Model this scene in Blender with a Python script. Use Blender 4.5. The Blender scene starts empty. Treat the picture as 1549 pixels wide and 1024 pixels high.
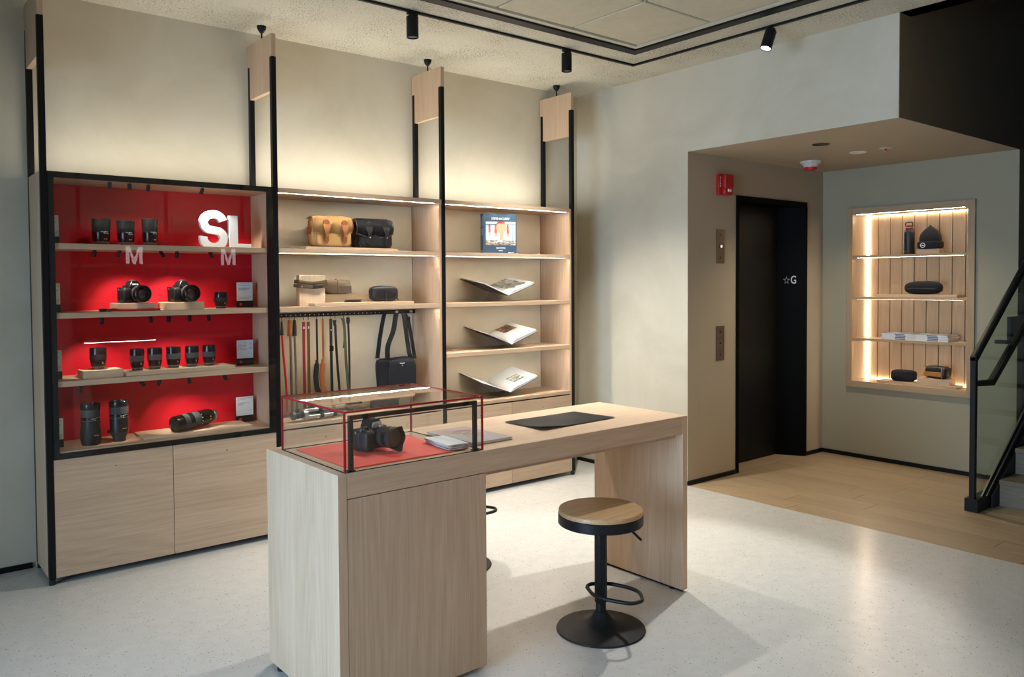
import bpy, bmesh, math, random
from mathutils import Vector, Matrix
random.seed(7)
C = bpy.context.scene.collection
SC = bpy.context.scene
PI = math.pi
R = math.radians

# ------------------------------------------------------------------ camera, world, lights, exposure
def make_camera():
    yaw, pitch, roll = R(39.232), R(-1.7279), R(-0.3509)
    f = Vector((math.sin(yaw)*math.cos(pitch), math.cos(yaw)*math.cos(pitch), math.sin(pitch)))
    r = Vector((math.cos(yaw), -math.sin(yaw), 0)); u = r.cross(f)
    r2 = r*math.cos(roll) + u*math.sin(roll); u2 = -r*math.sin(roll) + u*math.cos(roll)
    m = Matrix((r2, u2, -f)).transposed().to_4x4(); m.translation = (0, 0, 1.58)
    cd = bpy.data.cameras.new('view_camera'); cd.sensor_width = 36; cd.lens = 1223.96/1549*36
    cd.shift_y = -47.7/1549; cd.clip_start = .05
    o = bpy.data.objects.new('view_camera', cd); C.objects.link(o); o.matrix_world = m
    SC.camera = o
make_camera()
SC.view_settings.view_transform = 'Standard'; SC.view_settings.look = 'None'
SC.view_settings.exposure = 0.0; SC.view_settings.gamma = 1; SC.view_settings.use_curve_mapping = False
SC.cycles.use_denoising = True
SC.cycles.max_bounces = 8; SC.cycles.transparent_max_bounces = 24
SC.cycles.sample_clamp_indirect = 4.0
W = bpy.data.worlds.new('world'); SC.world = W; W.use_nodes = True
W.node_tree.nodes['Background'].inputs[0].default_value = (.62, .78, 1, 1)
W.node_tree.nodes['Background'].inputs[1].default_value = .6

WARM = (1, .80, .56); WARMW = (1, .87, .69); NEUT = (1, .93, .82); DAY = (.46, .695, 1)
def area(name, loc, size, power, col, direction, spread=PI):
    l = bpy.data.lights.new(name, 'AREA'); l.shape = 'RECTANGLE'; l.size, l.size_y = size
    l.energy = power; l.color = col; l.spread = spread
    o = bpy.data.objects.new(name, l); C.objects.link(o); o.location = loc
    o.rotation_euler = Vector(direction).to_track_quat('-Z', 'X').to_euler()
    return o
def spot(name, loc, target, power, col, angle, blend=.5, size=.02):
    l = bpy.data.lights.new(name, 'SPOT'); l.energy = power; l.color = col
    l.spot_size = R(angle); l.spot_blend = blend; l.shadow_soft_size = size
    o = bpy.data.objects.new(name, l); C.objects.link(o); o.location = loc
    o.rotation_euler = (Vector(target)-Vector(loc)).to_track_quat('-Z', 'Y').to_euler()
    return o
# daylight through the shop window on the left
area('window_daylight', (-2.6, 2.0, 1.3), (2.1, 2.2), 112, DAY, (1, .0, -.16), R(100))
# uplights hidden on top of the cabinets
for xa, xb, pw in ((.84, 2.0, 4.2), (2.08, 3.24, 7.0), (3.34, 4.5, 7.0)):
    area('cabinet_uplight', ((xa+xb)/2, 4.94, 2.19), (.05, xb-xa), pw, (1, .94, .84), (0, .18, 1))
# added ambient fill just under the ceiling, from no visible lamps
for px, py in ((.4, -1.0), (2.6, 1.5), (-1.6, 1.4)):
    area('ambient_fill', (px, py, 3.17), (.5, .5), 1.5, NEUT, (0, 0, -1))
# the track lamp that is on, and the two that hang straight down in front of the shelving
spot('track_lamp_light', (4.53, 2.99, 3.06), (2.8, 2.75, .0), 270, (.98, .98, .95), 62, .4, .03)
spot('track_lamp_light', (2.64, 4.15, 3.04), (2.50, 4.0, 0), 175, (1, .97, .91), 95, .9, .03)
spot('track_lamp_light', (3.90, 4.16, 3.04), (3.96, 4.15, 0), 280, (1, .97, .91), 95, .9, .03)
spot('alcove_downlight', (6.07, 3.18, 2.56), (6.15, 3.25, 0), 105, (1, .86, .62), 120, .9, .03)

# ------------------------------------------------------------------ materials
MATS = {}
def nt(name):
    m = bpy.data.materials.new(name); m.use_nodes = True
    n = m.node_tree.nodes; l = m.node_tree.links; b = n['Principled BSDF']
    return m, n, l, b
def plain(name, col, rough=.5, metal=0, coat=0, spec=.5, bump=0, bscale=300, sheen=0):
    if name in MATS: return MATS[name]
    m, n, l, b = nt(name)
    b.inputs['Base Color'].default_value = (*col, 1); b.inputs['Roughness'].default_value = rough
    b.inputs['Metallic'].default_value = metal; b.inputs['Coat Weight'].default_value = coat
    b.inputs['Specular IOR Level'].default_value = spec
    tc = n.new('ShaderNodeTexCoord'); no = n.new('ShaderNodeTexNoise'); no.inputs['Scale'].default_value = bscale
    no.inputs['Detail'].default_value = 3
    l.new(tc.outputs['Object'], no.inputs['Vector'])
    mr = n.new('ShaderNodeMapRange'); mr.inputs[3].default_value = .93; mr.inputs[4].default_value = 1.07
    l.new(no.outputs['Fac'], mr.inputs[0])
    mx = n.new('ShaderNodeMix'); mx.data_type = 'RGBA'; mx.blend_type = 'MULTIPLY'; mx.inputs[0].default_value = 1
    mx.inputs[6].default_value = (*col, 1); l.new(mr.outputs[0], mx.inputs[7]); l.new(mx.outputs[2], b.inputs['Base Color'])
    if bump:
        bp = n.new('ShaderNodeBump'); bp.inputs['Strength'].default_value = bump; bp.inputs['Distance'].default_value = .002
        l.new(no.outputs['Fac'], bp.inputs['Height']); l.new(bp.outputs[0], b.inputs['Normal'])
    MATS[name] = m; return m
def emit(name, col, s):
    if name in MATS: return MATS[name]
    m, n, l, b = nt(name)
    b.inputs['Base Color'].default_value = (.8, .8, .8, 1)
    b.inputs['Emission Color'].default_value = (*col, 1); b.inputs['Emission Strength'].default_value = s
    MATS[name] = m; return m
def wood(name, light, dark, axis, scale=1.0, rough=.5, contrast=1.0):
    if name in MATS: return MATS[name]
    m, n, l, b = nt(name)
    tc = n.new('ShaderNodeTexCoord'); oi = n.new('ShaderNodeObjectInfo')
    ad = n.new('ShaderNodeVectorMath'); ad.operation = 'ADD'
    sc = n.new('ShaderNodeVectorMath'); sc.operation = 'SCALE'; sc.inputs['Scale'].default_value = 37.0
    cb = n.new('ShaderNodeCombineXYZ')
    for i in range(3): l.new(oi.outputs['Random'], cb.inputs[i])
    l.new(cb.outputs[0], sc.inputs[0]); l.new(tc.outputs['Object'], ad.inputs[0]); l.new(sc.outputs[0], ad.inputs[1])
    i = 'xyz'.index(axis)
    def stretched(across, along):
        mp = n.new('ShaderNodeMapping'); v = [across*scale]*3; v[i] = along*scale
        mp.inputs['Scale'].default_value = v; l.new(ad.outputs[0], mp.inputs[0]); return mp.outputs[0]
    def noise(vec, sc_, det, dist=0):
        t = n.new('ShaderNodeTexNoise'); t.inputs['Scale'].default_value = sc_; t.inputs['Detail'].default_value = det
        t.inputs['Distortion'].default_value = dist; l.new(vec, t.inputs['Vector']); return t.outputs['Fac']
    ring = noise(stretched(2.6, .22), 1.0, 1.2, .25)
    mu = n.new('ShaderNodeMath'); mu.operation = 'MULTIPLY'; mu.inputs[1].default_value = 24; l.new(ring, mu.inputs[0])
    fr = n.new('ShaderNodeMath'); fr.operation = 'PINGPONG'; fr.inputs[1].default_value = .5; l.new(mu.outputs[0], fr.inputs[0])
    fib = noise(stretched(160, 5), 1.0, 3)
    big = noise(stretched(7, .7), 1.0, 2)
    a1 = n.new('ShaderNodeMath'); a1.operation = 'MULTIPLY'; a1.inputs[1].default_value = .30; l.new(fr.outputs[0], a1.inputs[0])
    a2 = n.new('ShaderNodeMath'); a2.operation = 'MULTIPLY_ADD'; a2.inputs[1].default_value = .75; l.new(fib, a2.inputs[0]); l.new(a1.outputs[0], a2.inputs[2])
    a3 = n.new('ShaderNodeMath'); a3.operation = 'MULTIPLY_ADD'; a3.inputs[1].default_value = .45; l.new(big, a3.inputs[0]); l.new(a2.outputs[0], a3.inputs[2])
    mr = n.new('ShaderNodeMapRange'); mr.inputs[1].default_value = .675-.34/contrast; mr.inputs[2].default_value = .675+.34/contrast
    l.new(a3.outputs[0], mr.inputs[0])
    mx = n.new('ShaderNodeMix'); mx.data_type = 'RGBA'
    mx.inputs[6].default_value = (*light, 1); mx.inputs[7].default_value = (*dark, 1)
    l.new(mr.outputs[0], mx.inputs[0])
    hv = n.new('ShaderNodeMapRange'); hv.inputs[3].default_value = .92; hv.inputs[4].default_value = 1.06
    l.new(oi.outputs['Random'], hv.inputs[0])
    m2 = n.new('ShaderNodeMix'); m2.data_type = 'RGBA'; m2.blend_type = 'MULTIPLY'; m2.inputs[0].default_value = 1
    l.new(mx.outputs[2], m2.inputs[6]); l.new(hv.outputs[0], m2.inputs[7]); l.new(m2.outputs[2], b.inputs['Base Color'])
    b.inputs['Roughness'].default_value = rough; b.inputs['Specular IOR Level'].default_value = .35
    bp = n.new('ShaderNodeBump'); bp.inputs['Strength'].default_value = .08; bp.inputs['Distance'].default_value = .001
    l.new(fib, bp.inputs['Height']); l.new(bp.outputs[0], b.inputs['Normal'])
    MATS[name] = m; return m
def plaster(name, c1, c2, scale=1.6, bump=.05, fine=220):
    if name in MATS: return MATS[name]
    m, n, l, b = nt(name)
    tc = n.new('ShaderNodeTexCoord')
    a = n.new('ShaderNodeTexNoise'); a.inputs['Scale'].default_value = scale; a.inputs['Detail'].default_value = 6; a.inputs['Roughness'].default_value = .62; a.inputs['Distortion'].default_value = .8
    f = n.new('ShaderNodeTexNoise'); f.inputs['Scale'].default_value = fine; f.inputs['Detail'].default_value = 2
    l.new(tc.outputs['Object'], a.inputs['Vector']); l.new(tc.outputs['Object'], f.inputs['Vector'])
    mr = n.new('ShaderNodeMapRange'); mr.inputs[1].default_value = .3; mr.inputs[2].default_value = .7; l.new(a.outputs['Fac'], mr.inputs[0])
    mx = n.new('ShaderNodeMix'); mx.data_type = 'RGBA'; mx.inputs[6].default_value = (*c1, 1); mx.inputs[7].default_value = (*c2, 1)
    l.new(mr.outputs[0], mx.inputs[0]); l.new(mx.outputs[2], b.inputs['Base Color'])
    b.inputs['Roughness'].default_value = .75; b.inputs['Specular IOR Level'].default_value = .25
    bp = n.new('ShaderNodeBump'); bp.inputs['Strength'].default_value = bump; bp.inputs['Distance'].default_value = .003
    l.new(f.outputs['Fac'], bp.inputs['Height']); l.new(bp.outputs[0], b.inputs['Normal'])
    MATS[name] = m; return m
def popcorn():
    m, n, l, b = nt('popcorn_ceiling')
    tc = n.new('ShaderNodeTexCoord')
    a = n.new('ShaderNodeTexNoise'); a.inputs['Scale'].default_value = 95; a.inputs['Detail'].default_value = 4; a.inputs['Roughness'].default_value = .7
    v = n.new('ShaderNodeTexVoronoi'); v.inputs['Scale'].default_value = 70
    g = n.new('ShaderNodeTexNoise'); g.inputs['Scale'].default_value = 3; g.inputs['Detail'].default_value = 3
    for t in (a, v, g): l.new(tc.outputs['Object'], t.inputs['Vector'])
    ad = n.new('ShaderNodeMath'); ad.operation = 'ADD'; l.new(a.outputs['Fac'], ad.inputs[0])
    gm = n.new('ShaderNodeMath'); gm.operation = 'MULTIPLY'; gm.inputs[1].default_value = .25; l.new(g.outputs['Fac'], gm.inputs[0]); l.new(gm.outputs[0], ad.inputs[1])
    r = n.new('ShaderNodeValToRGB'); e = r.color_ramp.elements
    e[0].position = .48; e[0].color = (.17, .14, .09, 1); e[1].position = .575; e[1].color = (.66, .62, .50, 1)
    l.new(ad.outputs[0], r.inputs[0]); l.new(r.outputs[0], b.inputs['Base Color'])
    b.inputs['Roughness'].default_value = .95; b.inputs['Specular IOR Level'].default_value = .1
    bp = n.new('ShaderNodeBump'); bp.inputs['Strength'].default_value = .8; bp.inputs['Distance'].default_value = .012
    l.new(ad.outputs[0], bp.inputs['Height']); l.new(bp.outputs[0], b.inputs['Normal'])
    return m
def terrazzo():
    m, n, l, b = nt('terrazzo')
    tc = n.new('ShaderNodeTexCoord')
    def specks(scale, thr, dens, seed):
        mp = n.new('ShaderNodeMapping'); mp.inputs['Location'].default_value = (seed, seed*1.7, 0); l.new(tc.outputs['Object'], mp.inputs[0])
        wv = n.new('ShaderNodeTexNoise'); wv.inputs['Scale'].default_value = scale*.9; l.new(mp.outputs[0], wv.inputs['Vector'])
        va = n.new('ShaderNodeVectorMath'); va.operation = 'MULTIPLY_ADD'; va.inputs[1].default_value = (.6/scale,)*3
        l.new(wv.outputs['Color'], va.inputs[0]); l.new(mp.outputs[0], va.inputs[2])
        v = n.new('ShaderNodeTexVoronoi'); v.inputs['Scale'].default_value = scale; v.voronoi_dimensions = '2D'; l.new(va.outputs[0], v.inputs['Vector'])
        lt = n.new('ShaderNodeMath'); lt.operation = 'LESS_THAN'; lt.inputs[1].default_value = thr; l.new(v.outputs['Distance'], lt.inputs[0])
        sp = n.new('ShaderNodeSeparateColor'); l.new(v.outputs['Color'], sp.inputs[0])
        gt = n.new('ShaderNodeMath'); gt.operation = 'LESS_THAN'; gt.inputs[1].default_value = dens; l.new(sp.outputs[0], gt.inputs[0])
        mu = n.new('ShaderNodeMath'); mu.operation = 'MULTIPLY'; l.new(lt.outputs[0], mu.inputs[0]); l.new(gt.outputs[0], mu.inputs[1])
        return mu.outputs[0]
    cur = None
    base = n.new('ShaderNodeTexNoise'); base.inputs['Scale'].default_value = 14; base.inputs['Detail'].default_value = 5; l.new(tc.outputs['Object'], base.inputs['Vector'])
    mx = n.new('ShaderNodeMix'); mx.data_type = 'RGBA'; mx.inputs[6].default_value = (.47, .455, .415, 1); mx.inputs[7].default_value = (.57, .555, .51, 1); l.new(base.outputs['Fac'], mx.inputs[0])
    cur = mx.outputs[2]
    for sc_, th, de, col, sd in ((75, .22, .14, (.50, .48, .43, 1), 1.3), (70, .17, .09, (.30, .27, .24, 1), 5.1), (130, .22, .12, (.40, .38, .34, 1), 9.7), (48, .13, .05, (.17, .15, .13, 1), 3.3)):
        k = n.new('ShaderNodeMix'); k.data_type = 'RGBA'; l.new(cur, k.inputs[6]); k.inputs[7].default_value = col
        l.new(specks(sc_, th, de, sd), k.inputs[0]); cur = k.outputs[2]
    l.new(cur, b.inputs['Base Color'])
    b.inputs['Roughness'].default_value = .24; b.inputs['Specular IOR Level'].default_value = .5
    rn = n.new('ShaderNodeTexNoise'); rn.inputs['Scale'].default_value = 2.5; rn.inputs['Detail'].default_value = 5; l.new(tc.outputs['Object'], rn.inputs['Vector'])
    bp = n.new('ShaderNodeBump'); bp.inputs['Strength'].default_value = .10; bp.inputs['Distance'].default_value = .012
    l.new(rn.outputs['Fac'], bp.inputs['Height']); l.new(bp.outputs[0], b.inputs['Normal'])
    return m
def glass(name, tint=(1, 1, 1), refl=1.0, ior=1.5):
    if name in MATS: return MATS[name]
    m, n, l, b = nt(name)
    n.remove(b)
    t = n.new('ShaderNodeBsdfTransparent'); t.inputs[0].default_value = (*tint, 1)
    g = n.new('ShaderNodeBsdfGlossy'); g.inputs['Roughness'].default_value = .0; g.inputs[0].default_value = (1, 1, 1, 1)
    ge = n.new('ShaderNodeNewGeometry'); dp = n.new('ShaderNodeVectorMath'); dp.operation = 'DOT_PRODUCT'
    l.new(ge.outputs['Incoming'], dp.inputs[0]); l.new(ge.outputs['Normal'], dp.inputs[1])
    def mth(op, a, b=None):
        q = n.new('ShaderNodeMath'); q.operation = op
        for i, v in enumerate((a, b)):
            if v is None: continue
            if isinstance(v, (int, float)): q.inputs[i].default_value = v
            else: l.new(v, q.inputs[i])
        return q.outputs[0]
    r0 = ((ior-1)/(ior+1))**2          # Schlick's curve, the same from both sides of the thin pane
    sch = mth('ADD', r0, mth('MULTIPLY', 1-r0, mth('POWER', mth('SUBTRACT', 1, mth('ABSOLUTE', dp.outputs['Value'])), 5)))
    k = n.new('ShaderNodeMath'); k.operation = 'MULTIPLY'; k.inputs[1].default_value = refl; k.use_clamp = True; l.new(sch, k.inputs[0])
    x = n.new('ShaderNodeMixShader'); l.new(k.outputs[0], x.inputs[0]); l.new(t.outputs[0], x.inputs[1]); l.new(g.outputs[0], x.inputs[2])
    l.new(x.outputs[0], n['Material Output'].inputs[0])
    MATS[name] = m; return m
def photo_mat(name, cols, scale, stretch=(1, 1, 1)):
    m, n, l, b = nt(name)
    tc = n.new('ShaderNodeTexCoord'); mp = n.new('ShaderNodeMapping'); mp.inputs['Scale'].default_value = stretch
    a = n.new('ShaderNodeTexNoise'); a.inputs['Scale'].default_value = scale; a.inputs['Detail'].default_value = 5; a.inputs['Distortion'].default_value = 1.2
    l.new(tc.outputs['Object'], mp.inputs[0]); l.new(mp.outputs[0], a.inputs['Vector'])
    r = n.new('ShaderNodeValToRGB'); e = r.color_ramp.elements
    e[0].position = .35; e[0].color = (*cols[0], 1); e[1].position = .65; e[1].color = (*cols[-1], 1)
    for i, c in enumerate(cols[1:-1]):
        k = e.new(.35+.3*(i+1)/(len(cols)-1)); k.color = (*c, 1)
    l.new(a.outputs['Fac'], r.inputs[0]); l.new(r.outputs[0], b.inputs['Base Color']); b.inputs['Roughness'].default_value = .4
    return m

OAKL, OAKD = (.62, .447, .30), (.45, .30, .185)
oak_x = wood('pale_oak_x', OAKL, OAKD, 'x'); oak_y = wood('pale_oak_y', OAKL, OAKD, 'y'); oak_z = wood('pale_oak_z', OAKL, OAKD, 'z')
block_x = wood('block_oak_x', (.72, .55, .38), (.55, .38, .22), 'x')
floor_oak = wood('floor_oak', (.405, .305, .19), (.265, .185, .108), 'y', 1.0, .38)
floor_oakx = wood('floor_oak_x', (.405, .305, .19), (.265, .185, .108), 'x', 1.0, .38)
stool_oak = wood('stool_oak', (.55, .345, .17), (.33, .185, .08), 'x', 1.3, .35, 1.3)
black_metal = plain('black_metal', (.008, .008, .0085), .45, spec=.2)
black_frame = plain('black_frame', (.005, .005, .0055), .45, spec=.2)
black_plastic = plain('black_plastic', (.012, .012, .0125), .38, spec=.35)
black_gloss = plain('black_gloss', (.007, .007, .0075), .2, spec=.4)
black_rubber = plain('black_rubber', (.014, .014, .015), .75, bump=.3, bscale=900, spec=.3)
grey_rubber = plain('grey_rubber', (.04, .04, .043), .7, bump=.3, bscale=900)
black_fabric = plain('black_fabric', (.011, .011, .013), .85, bump=.5, bscale=700, spec=.3)
black_leather = plain('black_leather', (.014, .014, .0145), .4, bump=.5, bscale=260, spec=.4)
cam_skin = plain('camera_skin', (.008, .008, .0085), .5, bump=.3, bscale=500, spec=.25)
white_paint = plain('white_paint', (.88, .88, .88), .5)
white_print = plain('white_print', (.85, .85, .85), .6)
grey_print = plain('grey_print', (.32, .32, .34), .7)
orange_print = plain('orange_print', (.85, .33, .03), .5)
red_dot = plain('red_dot', (.62, .03, .02), .35)
steel = plain('steel', (.62, .62, .62), .28, 1)
lens_glass = plain('lens_glass', (.01, .008, .014), .04, coat=1)
red_panel = plain('red_panel', (.60, .006, .018), .45, bump=.03, spec=.3)
cream_panel = plaster('cream_panel', (.70, .62, .47), (.74, .66, .51), 2, .03, 500)
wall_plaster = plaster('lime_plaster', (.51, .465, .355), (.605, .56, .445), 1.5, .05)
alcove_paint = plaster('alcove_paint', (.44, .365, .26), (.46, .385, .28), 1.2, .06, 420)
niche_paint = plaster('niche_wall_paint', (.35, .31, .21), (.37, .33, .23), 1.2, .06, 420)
unlit_paint = plaster('stair_wall_unlit', (.20, .17, .12), (.22, .19, .14), 1.2, .04)  # darkness of the unlit stairwell put into the wall colour
pane = glass('clear_glass', (.985, .992, .988))
cab_glass = glass('cabinet_glass', (.97, .98, .975), 1.0, 1.26)
acrylic = glass('clear_acrylic', (.94, .92, .89), .8)
red_acrylic = plain('red_acrylic', (.28, .008, .012), .25)
led = emit('led_strip_glow', (1, .91, .77), 460)

# ------------------------------------------------------------------ mesh helpers
def finish(name, bm, m, parent=None, loc=None, smooth=35, rot=None):
    me = bpy.data.meshes.new(name)
    bmesh.ops.recalc_face_normals(bm, faces=bm.faces)
    bm.to_mesh(me); bm.free()
    for mm in (m if isinstance(m, (list, tuple)) else [m]): me.materials.append(mm)
    if smooth:
        me.shade_smooth(); me.set_sharp_from_angle(angle=R(smooth))
    return place(name, me, parent, loc, rot)
def place(name, me, parent=None, loc=None, rot=None):
    o = bpy.data.objects.new(name, me); C.objects.link(o)
    if parent: o.parent = parent
    if loc: o.location = loc
    if rot: o.rotation_euler = rot
    return o
def thing(name, label, cat, loc=(0, 0, 0), rz=0, group=None, rot=None):
    o = bpy.data.objects.new(name, None); C.objects.link(o); o.empty_display_size = .05
    o.location = loc; o.rotation_euler = rot if rot else (0, 0, rz)
    o['label'] = label; o['category'] = cat
    if group: o['group'] = group
    return o
def tag(o, label, cat, group=None):
    o['label'] = label; o['category'] = cat
    if group: o['group'] = group
    return o
def struct(o): o['kind'] = 'structure'; return o
def bx(bm, x0, x1, y0, y1, z0, z1, bev=0, seg=1, mi=0):
    n0 = len(bm.faces)
    v = [bm.verts.new(p) for p in ((x0, y0, z0), (x1, y0, z0), (x1, y1, z0), (x0, y1, z0), (x0, y0, z1), (x1, y0, z1), (x1, y1, z1), (x0, y1, z1))]
    fs = [bm.faces.new([v[i] for i in q]) for q in ((3, 2, 1, 0), (4, 5, 6, 7), (0, 1, 5, 4), (1, 2, 6, 5), (2, 3, 7, 6), (3, 0, 4, 7))]
    for f in fs: f.material_index = mi
    if bev:
        es = list({e for f in fs for e in f.edges})
        bmesh.ops.bevel(bm, geom=es, offset=bev, segments=seg, affect='EDGES', profile=.5)
    return bm
def box(name, x0, x1, y0, y1, z0, z1, m, parent=None, bev=0, seg=1, loc=None, rot=None):
    bm = bmesh.new(); bx(bm, x0, x1, y0, y1, z0, z1, bev, seg)
    return finish(name, bm, m, parent, loc, rot=rot)
def lathe_bm(bm, prof, n=28, cap=True, axis='z', off=(0, 0, 0), mi=0):
    rings = []
    for r, z in prof:
        ring = []
        for k in range(n):
            a = 2*PI*k/n; p = (r*math.cos(a), r*math.sin(a), z)
            if axis == 'y': p = (p[0], -p[2], p[1])      # axis points to -Y
            if axis == 'x': p = (p[2], p[0], p[1])
            ring.append(bm.verts.new((p[0]+off[0], p[1]+off[1], p[2]+off[2])))
        rings.append(ring)
    for a, b in zip(rings, rings[1:]):
        for k in range(n):
            f = bm.faces.new((a[k], a[(k+1) % n], b[(k+1) % n], b[k])); f.material_index = mi
    if cap:
        for rr, pr in ((rings[0], prof[0]), (rings[-1], prof[-1])):
            if pr[0] > 1e-5: bm.faces.new(rr).material_index = mi
    return bm
def lathe(name, prof, m, parent=None, n=28, axis='z', off=(0, 0, 0), loc=None, rot=None, smooth=35):
    bm = bmesh.new(); lathe_bm(bm, prof, n, True, axis, off)
    return finish(name, bm, m, parent, loc, smooth, rot)
def tube_bm(bm, pts, r, n=8, closed=False, flat=None, mi=0):
    pts = [Vector(p) for p in pts]; N = len(pts); rings = []
    up = None
    for i, p in enumerate(pts):
        if closed: t = (pts[(i+1) % N]-pts[i-1]).normalized()
        else: t = (pts[min(i+1, N-1)]-pts[max(i-1, 0)]).normalized()
        if up is None:
            up = Vector(flat) if flat else (Vector((0, 0, 1)) if abs(t.z) < .9 else Vector((1, 0, 0)))
        s = t.cross(up).normalized(); u = s.cross(t).normalized()
        if not flat: up = u
        rr = r[i] if isinstance(r, list) else r
        ra, rb = rr if isinstance(rr, tuple) else (rr, rr)
        rings.append([bm.verts.new(p+s*ra*math.cos(2*PI*k/n)+u*rb*math.sin(2*PI*k/n)) for k in range(n)])
    pr = list(zip(rings, rings[1:])) + ([(rings[-1], rings[0])] if closed else [])
    for a, b in pr:
        for k in range(n): bm.faces.new((a[k], a[(k+1) % n], b[(k+1) % n], b[k])).material_index = mi
    if not closed:
        bm.faces.new(rings[0]).material_index = mi; bm.faces.new(rings[-1]).material_index = mi
    return bm
def tube(name, pts, r, m, parent=None, n=8, closed=False, flat=None, loc=None):
    bm = bmesh.new(); tube_bm(bm, pts, r, n, closed, flat)
    return finish(name, bm, m, parent, loc, 50)
def smoothpts(pts, k=6):
    P = [Vector(p) for p in pts]; out = []
    for i in range(len(P)-1):
        a, b, c, d = P[max(i-1, 0)], P[i], P[i+1], P[min(i+2, len(P)-1)]
        for j in range(k):
            t = j/k
            out.append(.5*((2*b)+(-a+c)*t+(2*a-5*b+4*c-d)*t*t+(-a+3*b-3*c+d)*t*t*t))
    out.append(P[-1]); return out
def ribbon_bm(bm, pts, w, th, side):
    """flat strap: rectangle section, width along side vector"""
    pts = [Vector(p) for p in pts]; s = Vector(side).normalized(); rings = []
    for i, p in enumerate(pts):
        t = (pts[min(i+1, len(pts)-1)]-pts[max(i-1, 0)]).normalized()
        nn = t.cross(s).normalized(); ww = w[i] if isinstance(w, list) else w
        rings.append([bm.verts.new(p+a*s*ww/2+b*nn*th/2) for a, b in ((-1, -1), (1, -1), (1, 1), (-1, 1))])
    for a, b in zip(rings, rings[1:]):
        for k in range(4): bm.faces.new((a[k], a[(k+1) % 4], b[(k+1) % 4], b[k]))
    bm.faces.new(rings[0]); bm.faces.new(rings[-1])
    return bm
def ribbon(name, pts, w, th, side, m, parent=None):
    bm = bmesh.new(); ribbon_bm(bm, pts, w, th, side)
    return finish(name, bm, m, parent, smooth=40)
def soft_bm(bm, x0, x1, y0, y1, z0, z1, p=5, cuts=7, fn=None, flat_bottom=True):
    b2 = bmesh.new(); bmesh.ops.create_cube(b2, size=2)
    bmesh.ops.subdivide_edges(b2, edges=b2.edges[:], cuts=cuts, use_grid_fill=True)
    for v in b2.verts:
        c = v.co.copy(); nrm = (abs(c.x)**p+abs(c.y)**p+abs(c.z)**p)**(1/p); q = c/nrm
        if fn: q = fn(q)
        v.co = Vector(((x0+x1)/2+q.x*(x1-x0)/2, (y0+y1)/2+q.y*(y1-y0)/2, (z0+z1)/2+q.z*(z1-z0)/2))
    me = bpy.data.meshes.new('tmp'); b2.to_mesh(me); b2.free(); bm.from_mesh(me); bpy.data.meshes.remove(me)
    return bm
def soft(name, x0, x1, y0, y1, z0, z1, m, parent=None, p=5, cuts=7, fn=None, loc=None, rot=None):
    bm = bmesh.new(); soft_bm(bm, x0, x1, y0, y1, z0, z1, p, cuts, fn)
    return finish(name, bm, m, parent, loc, 60, rot)
def prism(name, poly, axis, a, b, m, parent=None, bev=0, smooth=35, loc=None):
    """polygon in the two other axes, extruded along axis from a to b"""
    bm = bmesh.new()
    def P(u, v, w):
        return {'x': (w, u, v), 'y': (u, w, v), 'z': (u, v, w)}[axis]
    A = [bm.verts.new(P(u, v, a)) for u, v in poly]; B = [bm.verts.new(P(u, v, b)) for u, v in poly]
    bm.faces.new(A); bm.faces.new(B); n = len(poly)
    for k in range(n): bm.faces.new((A[k], A[(k+1) % n], B[(k+1) % n], B[k]))
    if bev:
        bmesh.ops.bevel(bm, geom=bm.edges[:], offset=bev, segments=1, affect='EDGES')
    return finish(name, bm, m, parent, loc, smooth)
def text_mesh(body, size, extrude=.0005, bold=0.0, spacing=1.0):
    cu = bpy.data.curves.new('t', 'FONT'); cu.body = body; cu.size = size; cu.extrude = extrude
    cu.offset = bold; cu.align_x = 'CENTER'; cu.align_y = 'CENTER'; cu.space_character = spacing; cu.resolution_u = 4
    o = bpy.data.objects.new('t', cu); C.objects.link(o)
    dg = bpy.context.evaluated_depsgraph_get()
    me = bpy.data.meshes.new_from_object(o.evaluated_get(dg), depsgraph=dg)
    bpy.data.objects.remove(o); bpy.data.curves.remove(cu)
    return me
def text(name, body, size, m, parent=None, loc=(0, 0, 0), rot=(PI/2, 0, 0), extrude=.0005, bold=0.0, fit=None, spacing=1.0):
    me = text_mesh(body, size, extrude, bold, spacing)
    xs = [v.co.x for v in me.vertices]; ys = [v.co.y for v in me.vertices]
    cx, cy = (min(xs)+max(xs))/2, (min(ys)+max(ys))/2
    sx = sy = 1
    if fit: sx = fit[0]/(max(xs)-min(xs)); sy = fit[1]/(max(ys)-min(ys))
    for v in me.vertices: v.co.x = (v.co.x-cx)*sx; v.co.y = (v.co.y-cy)*sy
    me.materials.clear(); me.materials.append(m)
    return place(name, me, parent, loc, rot)

# ------------------------------------------------------------------ measured layout (metres)
YF, YW = 4.7975, 5.188           # cabinet front plane, back wall
ZC = 3.21                         # ceiling
XR, YA, YB, XN, ZS = 4.985, 3.965, 2.3535, 6.934, 2.574   # right wall, lift wall, beam face, niche wall, soffit
PX = (.771, 2.0255, 3.2755, 4.5475)   # left edges of the uprights, each 0.031 wide
PW = .031

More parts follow.
